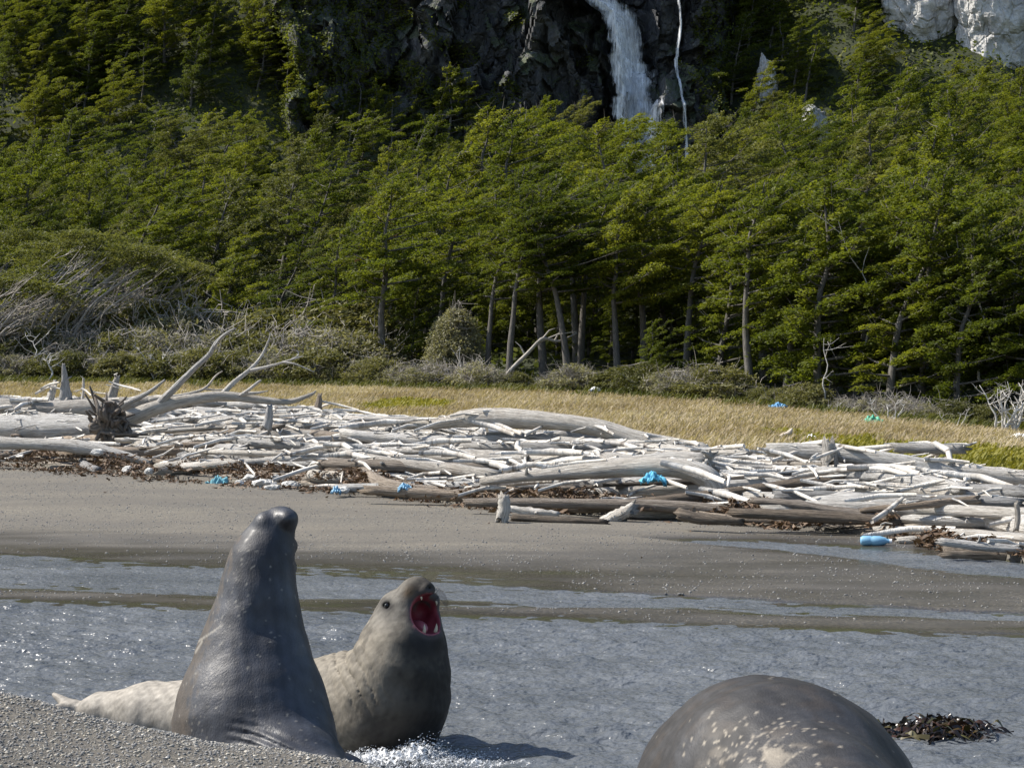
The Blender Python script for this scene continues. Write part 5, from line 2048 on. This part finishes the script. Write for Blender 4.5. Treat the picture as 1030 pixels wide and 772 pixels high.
# ---- seal B: tan, roaring, its long body stretched behind the first seal
def seal_roaring():
    Hc = W(407, 620, 10.0)
    ch = [w4(80, 716, 10.95, 9), w4(100, 713, 10.9, 15), w4(150, 716, 10.75, 29), w4(215, 722, 10.6, 42), w4(290, 722, 10.4, 52), w4(345, 715, 10.2, 57), w4(388, 708, 10.05, 60), w4(397, 690, 10.0, 54.5),
          w4(403, 668, 9.97, 46), w4(406, 648, 9.98, 40.5), w4(408, 628, 10.0, 33)]
    allp = np.array([c[:3] for c in ch])
    lo = allp.min(0) - np.array([.42, .50, .40])
    hi = allp.max(0) + np.array([.36, .45, .42])
    lo[2] = -.22
    S = Sculpt(lo, hi, .0095)
    S.add(S.chain(ch, .06), .02)
    P = lambda x, y, z: Hc + np.array([x, y, z])
    S.add(S.ell(P(-.012, .01, .000), (.118, .115, .118)), .05)                      # cranium
    S.add(S.cone(P(-.012, -.01, .045), P(.06, -.035, .135), .102, .074), .04)        # upper jaw
    S.add(S.cone(P(.05, -.045, .135), P(.105, -.07, .125), .074, .058), .03)
    S.add(S.cone(P(.085, -.05, .16), P(.12, -.085, .15), .048, .040), .03)          # nose pad
    S.add(S.cone(P(.06, .05, .14), P(.145, .02, .085), .055, .040), .03)            # far lip
    S.add(S.cone(P(.145, .025, .09), P(.145, .02, -.07), .030, .034), .025)        # stretched far cheek
    S.add(S.cone(P(.00, -.05, .05), P(.01, -.09, -.06), .085, .075), .04)           # near cheek
    S.add(S.cone(P(-.02, -.03, -.08), P(.125, -.10, -.085), .10, .050), .045)       # lower jaw
    S.add(S.ell(P(.150, -.105, -.105), (.052, .055, .046)), .03)                    # chin
    cav = S.ell(P(.128, -.115, .024), (.092, .118, .104))
    S.cut(cav, .018)
    cav2 = S.ell(P(.090, -.03, .018), (.055, .07, .062))
    S.cut(cav2, .015)
    S.cut(S.ell(P(.100, -.13, .185), (.010, .02, .008)), .008)                      # nostrils
    S.cut(S.ell(P(.135, -.115, .165), (.008, .02, .008)), .008)
    S.cut(S.ell(P(-.086, -.085, .070), (.022, .030, .014)), .012)                   # eye socket
    S.add(S.cone(P(-.095, -.075, .085), P(-.066, -.075, .098), .014, .012), .015)   # eyelid
    S.cut(S.ell(P(-.17, -.06, -.04), (.006, .03, .012)), .01)                       # ear hole
    # fore flippers under water, hind flippers at the tail
    a = W(74, 712, 10.95)
    for s in (-1, 1):
        S.add(S.cone(a, a + np.array([-.13, .08 * s, .035 + .03 * s]), .045, .018), .03)
    X, Y, Z = S.X, S.Y, S.Z
    # neck folds: bands running down from the nape
    pr = ((X - W(345, 0, 10.0)[0]) * .86 + (Z - W(0, 655, 10.0)[2]) * .50).astype(np.float32)
    nw = SNoise(831, .22, 2)
    wv = pr + .010 * nw(X, Y, Z)
    m = np.exp(-((pr + .01) / .13) ** 2) * np.clip((Z - .16) / .15, 0, 1)
    S.D += (.016 * (1 - np.abs(np.sin(wv * math.pi / .058))) ** 3 * m).astype(np.float32)
    n1 = SNoise(832, .22, 3)
    S.D += (.004 * n1(X, Y, Z)).astype(np.float32)
    me, V = S.mesh("elephant_seal")
    base = Hc.copy()
    base[2] = 0.0
    r = V - Hc
    nA, nB, nC = SNoise(841, .30, 4), SNoise(842, .045, 3), SNoise(843, .11, 3)
    qa, qb, qc = (n(V[:, 0], V[:, 1], V[:, 2]) for n in (nA, nB, nC))
    u = 515 + F * V[:, 0] / V[:, 1]
    v = 386 + F * (1.9 - V[:, 2]) / V[:, 1]
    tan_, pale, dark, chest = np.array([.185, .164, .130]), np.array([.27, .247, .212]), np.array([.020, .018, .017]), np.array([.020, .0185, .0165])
    c = lerp(pale, tan_, sstep(170, 330, u + 25 * qa))
    c = lerp(c, chest, sstep(-.08, .15, r[:, 0] * .95 - r[:, 1] * .15 - .02 + .05 * qa + .03 * qb) * sstep(.12, -.12, r[:, 2]))  # shaded right side of the chest, its shade painted into the fur
    c = lerp(c, np.array([.024, .022, .020]), sstep(.42, .12, V[:, 2] + .04 * qa) * sstep(330, 380, u) * .9)  # dark lower body: painted shade together with wet fur
    c = lerp(c, np.array([.082, .080, .075]), sstep(.28, .15, np.linalg.norm(r, axis=1)) * .6)
    spots = sstep(.25, .6, qc) * sstep(-.55, -.05, r[:, 2]) * sstep(300, 360, u)
    c = lerp(c, np.array([.06, .053, .043]), spots * .6)
    c *= (1 + .25 * qb)[:, None]
    muz = np.exp(-(((r[:, 0] - .12) / .095) ** 2 + ((r[:, 2] - .17) / .055) ** 2))
    c = lerp(c, np.array([.014, .0125, .0115]), np.clip(muz * 1.3 + .3 * qb * muz, 0, .9))
    ochre = np.exp(-(((r[:, 0] - .035) / .03) ** 2 + ((r[:, 2] - .13) / .035) ** 2)) * (r[:, 1] < -.05)
    c = lerp(c, np.array([.14, .085, .04]), np.clip(ochre * .7, 0, 1))
    chin = np.exp(-(((r[:, 0] - .125) / .075) ** 2 + ((r[:, 2] + .125) / .055) ** 2))
    c = lerp(c, dark, np.clip(chin * 1.5, 0, 1))
    eye = np.exp(-(((r[:, 0] + .086) / .036) ** 2 + ((r[:, 2] - .070) / .027) ** 2)) * (r[:, 1] < -.02)
    c = lerp(c, dark * .6, np.clip(eye * 1.5, 0, 1))

    def ell(cn, rd):
        return np.sqrt((((r - np.array(cn)) / np.array(rd)) ** 2).sum(1))
    k1 = np.minimum(ell((.128, -.115, .024), (.092, .118, .104)), ell((.090, -.03, .018), (.055, .07, .062)) + .02)
    lip = sstep(1.42, 1.24, k1) * (r[:, 1] < .05)
    c = lerp(c, np.array([.06, .05, .048]), lip * .75)
    gum = sstep(1.3, 1.1, k1) * (r[:, 2] < -.02) * (r[:, 0] < .07) * (r[:, 1] < -.05)
    c = lerp(c, np.array([.26, .13, .13]), gum * .7)
    inside = sstep(1.12, 1.05, k1)
    deep = sstep(-.14, -.02, r[:, 1])
    c = lerp(c, lerp(np.array([.30, .085, .10]), np.array([.16, .022, .032]), deep), inside)
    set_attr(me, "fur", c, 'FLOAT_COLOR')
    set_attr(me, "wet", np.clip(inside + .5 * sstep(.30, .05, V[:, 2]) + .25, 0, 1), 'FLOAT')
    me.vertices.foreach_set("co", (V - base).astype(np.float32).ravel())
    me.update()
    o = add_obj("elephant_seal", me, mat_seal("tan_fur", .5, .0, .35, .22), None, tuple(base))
    tag(o, "tan elephant seal roaring with wide open pink mouth, chest in the shallow water", "elephant seal")
    Hb = Hc - base
    L = lambda x, y, z: Hb + np.array([x, y, z])
    near = (np.abs(r[:, 0] + .086) < .010) & (np.abs(r[:, 2] - .070) < .010)
    ye = float(r[near][:, 1].min())
    small_ball("eye", L(-.086, ye + .013, .070), .014, M_eye, o)
    small_ball("eye", L(.02, .135, .075), .020, M_eye, o)
    for a, b, rr in [((.108, -.150, -.066), (.110, -.152, -.018), .010), ((.165, -.110, -.066), (.172, -.112, -.020), .010),
                     ((.165, -.02, .085), (.168, -.024, .062), .006), ((.09, -.10, .118), (.093, -.104, .098), .006)]:
        cone_part("tooth", L(*a), L(*b), rr, M_tooth, o)
    tb = Tubes()
    tb.add(smooth_path([L(.03, .0, -.05), L(.08, -.06, -.045), L(.115, -.13, -.055)], 12), np.array([.3, .8, 1, 1, 1, 1, 1, .95, .9, .8, .6, .3]) * .034, 12)
    add_obj("tongue", tb.mesh("tongue"), mat_plain("tongue_pink", (.30, .09, .11), .3), o)
    g = np.random.default_rng(9)
    tb = Tubes()
    for i in range(1, 17, 2):
        s = 1
        p = L(.165 if s else .085, -.055 - .01 * (i // 2) * .5 if s else -.12, .11 + .008 * (i // 2))
        d = np.array([.06 if s else .00, -.03 if s else -.05, -.035]) * g.uniform(.7, 1.2)
        tb.add(smooth_path([p, p + d * .6, p + d + np.array([0, 0, -.03])], 6), np.linspace(.0016, .0006, 6), 4)
    w_ = add_obj("whiskers", tb.mesh("whiskers"), M_whisk, o)


# ---- seal C: the great back of a resting seal
def seal_resting():
    ys = 7.0
    ch = [w4(700, 826, 8.35, 10), w4(705, 822, 8.15, 30), w4(730, 808, 7.8, 76), w4(754, 803, 7.4, 109), w4(772, 807, 7.05, 123), w4(786, 812, 6.75, 121), w4(815, 842, 6.4, 105), w4(850, 868, 6.1, 88), w4(878, 890, 5.85, 66), w4(895, 900, 5.68, 52)]
    allp = np.array([c[:3] for c in ch])
    lo = allp.min(0) - .50
    hi = allp.max(0) + .52
    lo[2] = .0
    S = Sculpt(lo, hi, .0125)
    S.add(S.chain(ch, .07), .02)
    p = lambda u, v, y: W(u, v, y)
    S.add(S.cone(p(842, 782, 6.95), p(872, 806, 6.8), .22, .18), .14)               # far shoulder
    S.add(S.cone(p(702, 796, 7.2), p(685, 845, 7.0), .20, .20), .16)
    S.add(S.cone(p(897, 905, 5.65), p(915, 925, 5.50), .115, .075), .05)            # muzzle
    S.add(S.ell(p(918, 922, 5.45), (.06, .05, .05)), .03)
    for s in (-1, 1):
        S.add(S.cone(p(700, 826, 8.35), p(700 + 14 * s, 832, 8.62), .05, .02), .03)
    S.add(S.ell(p(925, 850, 6.5), (.13, .24, .05), Matrix.Rotation(.4, 3, 'Z')), .06)
    S.add(S.ell(p(700, 900, 6.3), (.13, .24, .05), Matrix.Rotation(-.4, 3, 'Z')), .06)
    X, Y, Z = S.X, S.Y, S.Z
    S.D += (.006 * SNoise(851, .35, 3)(X, Y, Z)).astype(np.float32)
    me, V = S.mesh("elephant_seal")
    base = W(775, 800, 7.0)
    base[2] = float(H(base[0], base[1]))
    u = 515 + F * V[:, 0] / V[:, 1]
    v = 386 + F * (1.9 - V[:, 2]) / V[:, 1]
    qa, qb, qc = (SNoise(860 + i, s, 4)(V[:, 0], V[:, 1], V[:, 2]) for i, s in enumerate((.4, .05, .14)))
    c = lerp(np.array([.022, .021, .021]), np.array([.042, .041, .042]), np.clip(.5 + .8 * qa, 0, 1))
    c = lerp(c, np.array([.045, .036, .029]), sstep(.1, .6, qc) * .45)
    c *= (1 + .2 * qb)[:, None]
    mask = np.exp(-(((u - 765) / 48) ** 2 + ((v - 752) / 26) ** 2)) + .015
    mask *= (v < 775) * (V[:, 1] < 7.6)
    sc = scars(V, None, 871, 0, 0, 130, (.0022, .0060), mask)
    blot = sstep(.15, .55, qc + .35 * qb) * np.exp(-(((u - 765) / 42) ** 2 + ((v - 758) / 16) ** 2))
    c = lerp(c, np.array([.33, .29, .23]), np.clip(np.maximum(sc, blot * .8), 0, 1) * .85)
    set_attr(me, "fur", c, 'FLOAT_COLOR')
    set_attr(me, "wet", np.clip(.45 + .5 * qa, 0, 1), 'FLOAT')
    me.vertices.foreach_set("co", (V - base).astype(np.float32).ravel())
    me.update()
    o = add_obj("elephant_seal", me, mat_seal("brown_fur", .45, .05, .35, .35), None, tuple(base))
    tag(o, "resting grey brown elephant seal, only its broad scarred rounded back showing", "elephant seal")
    small_ball("eye", W(893, 885, 5.62) - base + np.array([.02, -.06, .02]), .018, M_eye, o)


seal_dark()
seal_roaring()
seal_resting()


# ------------------------------------------------------------------ splash at the roaring seal, kelp on the water
def splash():
    g = np.random.default_rng(91)
    V, Fc, n0 = [], [], 0
    base = np.array([(1, 0, 0), (-1, 0, 0), (0, 1, 0), (0, -1, 0), (0, 0, 1), (0, 0, -1)], float)
    tri = np.array([(0, 2, 4), (2, 1, 4), (1, 3, 4), (3, 0, 4), (2, 0, 5), (1, 2, 5), (3, 1, 5), (0, 3, 5)])
    for i in range(4200):
        u = g.uniform(338, 520)
        on = g.random()
        if on < .62:
            u = g.normal(405, 38)
            y = 9.62 + g.normal(0, .09) + .0010 * abs(u - 405)
            hgt = max(0.0, .10 * math.exp(-((u - 425) / 28) ** 2) + .05 * math.exp(-((u - 372) / 22) ** 2)) * g.random() ** 1.8
        elif on < .66:
            u = g.normal(432, 16)
            y = 9.66 + g.normal(0, .05)
            hgt = .15 * g.random() ** 2.4
        else:
            u = g.normal(405, 45)
            y = 9.55 + g.normal(0, .12)
            hgt = .02 * g.random()
        x = (u - 515) / F * y
        r = .0015 * 10 ** (g.random() ** 2.5 * .45)
        sc = r * np.array([g.uniform(1, 2.4), g.uniform(1, 2.4), .8 if hgt == 0 else g.uniform(.8, 1.8)])
        V.append(base * sc + np.array([x, y, .008 + hgt]))
        Fc.append(tri + n0)
        n0 += 6
    o = add_obj("splash", make_mesh("splash", np.vstack(V), np.vstack(Fc)), mat_plain("splash_foam", (.55, .57, .59), .25))
    tag(o, "white splashing water drops and foam at the roaring seal's chest", "splash", kind="stuff")


splash()


def foam():
    nx, ny = 150, 60
    u, y = np.meshgrid(np.linspace(328, 575, nx), np.linspace(9.28, 9.92, ny))
    X = (u - 515) / F * y
    n1, n2 = SNoise(93, .16, 3, dims=2), SNoise(94, .05, 2, dims=2)
    m = np.exp(-((u - 395) / 52) ** 2) * np.exp(-((y - 9.58) / .16) ** 2) + .55 * np.exp(-((u - 490) / 60) ** 2) * np.exp(-((y - 9.46) / .10) ** 2)
    Z = .012 + m * (.030 + .035 * n1(X, y) + .018 * n2(X, y)) + .05 * np.exp(-((u - 425) / 16) ** 2) * np.exp(-((y - 9.66) / .06) ** 2)
    me = make_mesh("foam", np.stack([X, y, Z], -1).reshape(-1, 3), grid_faces(ny, nx))
    set_attr(me, "tint", m.ravel(), 'FLOAT')
    t = NT("sea_foam")
    p = t.pos()
    vor = t.n("ShaderNodeTexVoronoi", {"Vector": t.scale(p, (1, .7, 1)), "Scale": 34.0}, feature='DISTANCE_TO_EDGE')
    lace = t.maprange(vor.outputs[0], .16, .02)
    f = t.math('ADD', t.math('MULTIPLY', t.noise(p, 22, 5, .7), .75), t.math('MULTIPLY', lace, .22))
    al = t.maprange(t.math('ADD', f, t.math('MULTIPLY', t.attr("tint", "Fac"), .42)), .72, .92)
    o = add_obj("foam", me, t.done(t.bsdf(Base_Color=(.66, .68, .70), Roughness=.5, Alpha=al)))
    tag(o, "lacy white foam spreading on the water under the roaring seal", "foam", kind="stuff")


foam()


def kelp():
    g = np.random.default_rng(92)
    V, T, n0, Fs = [], [], 0, []
    for i in range(420):
        u = g.normal(940, 25) if i < 330 else g.uniform(888, 1006)
        y = 10.35 + g.normal(0, .10)
        c = W(u, 742, y)
        c[2] = .01 + .05 * math.exp(-((u - 942) / 30) ** 2) * g.random()
        L = g.uniform(.03, .11)
        a = g.uniform(0, 6.28)
        d = np.array([math.cos(a), .5 * math.sin(a), g.normal(0, .2)]) * L
        p = smooth_path([c - d, c + np.array([0, 0, g.uniform(0, .05)]), c + d + np.array([0, 0, -.02])], 8)
        sd = np.array([-math.sin(a) * .6, math.cos(a) * .6, g.uniform(.2, 1)]) * g.uniform(.004, .012)
        wv = np.sin(np.linspace(0, g.uniform(4, 9), 8))[:, None] * np.array([0, 0, .006])
        V.append(np.concatenate([p - sd + wv, p + sd - wv]))
        Fs.append(np.stack([np.arange(7), np.arange(1, 8), np.arange(9, 16), np.arange(8, 15)], -1) + n0)
        T.append(np.full(16, g.random()))
        n0 += 16
    me = make_mesh("kelp_clump", np.vstack(V), np.vstack(Fs))
    set_attr(me, "tint", np.concatenate(T), 'FLOAT')
    t = NT("kelp")
    col = t.ramp(t.attr("tint", "Fac"), [(0, (.010, .007, .005)), (.55, (.026, .016, .010)), (.8, (.055, .022, .010)), (.95, (.07, .065, .016)), (1, (.03, .03, .010))])
    o = add_obj("kelp_clump", me, t.done(t.bsdf(Base_Color=col, Roughness=.3)))
    tag(o, "dark brown clump of kelp fronds floating beside the resting seal", "seaweed")


kelp()
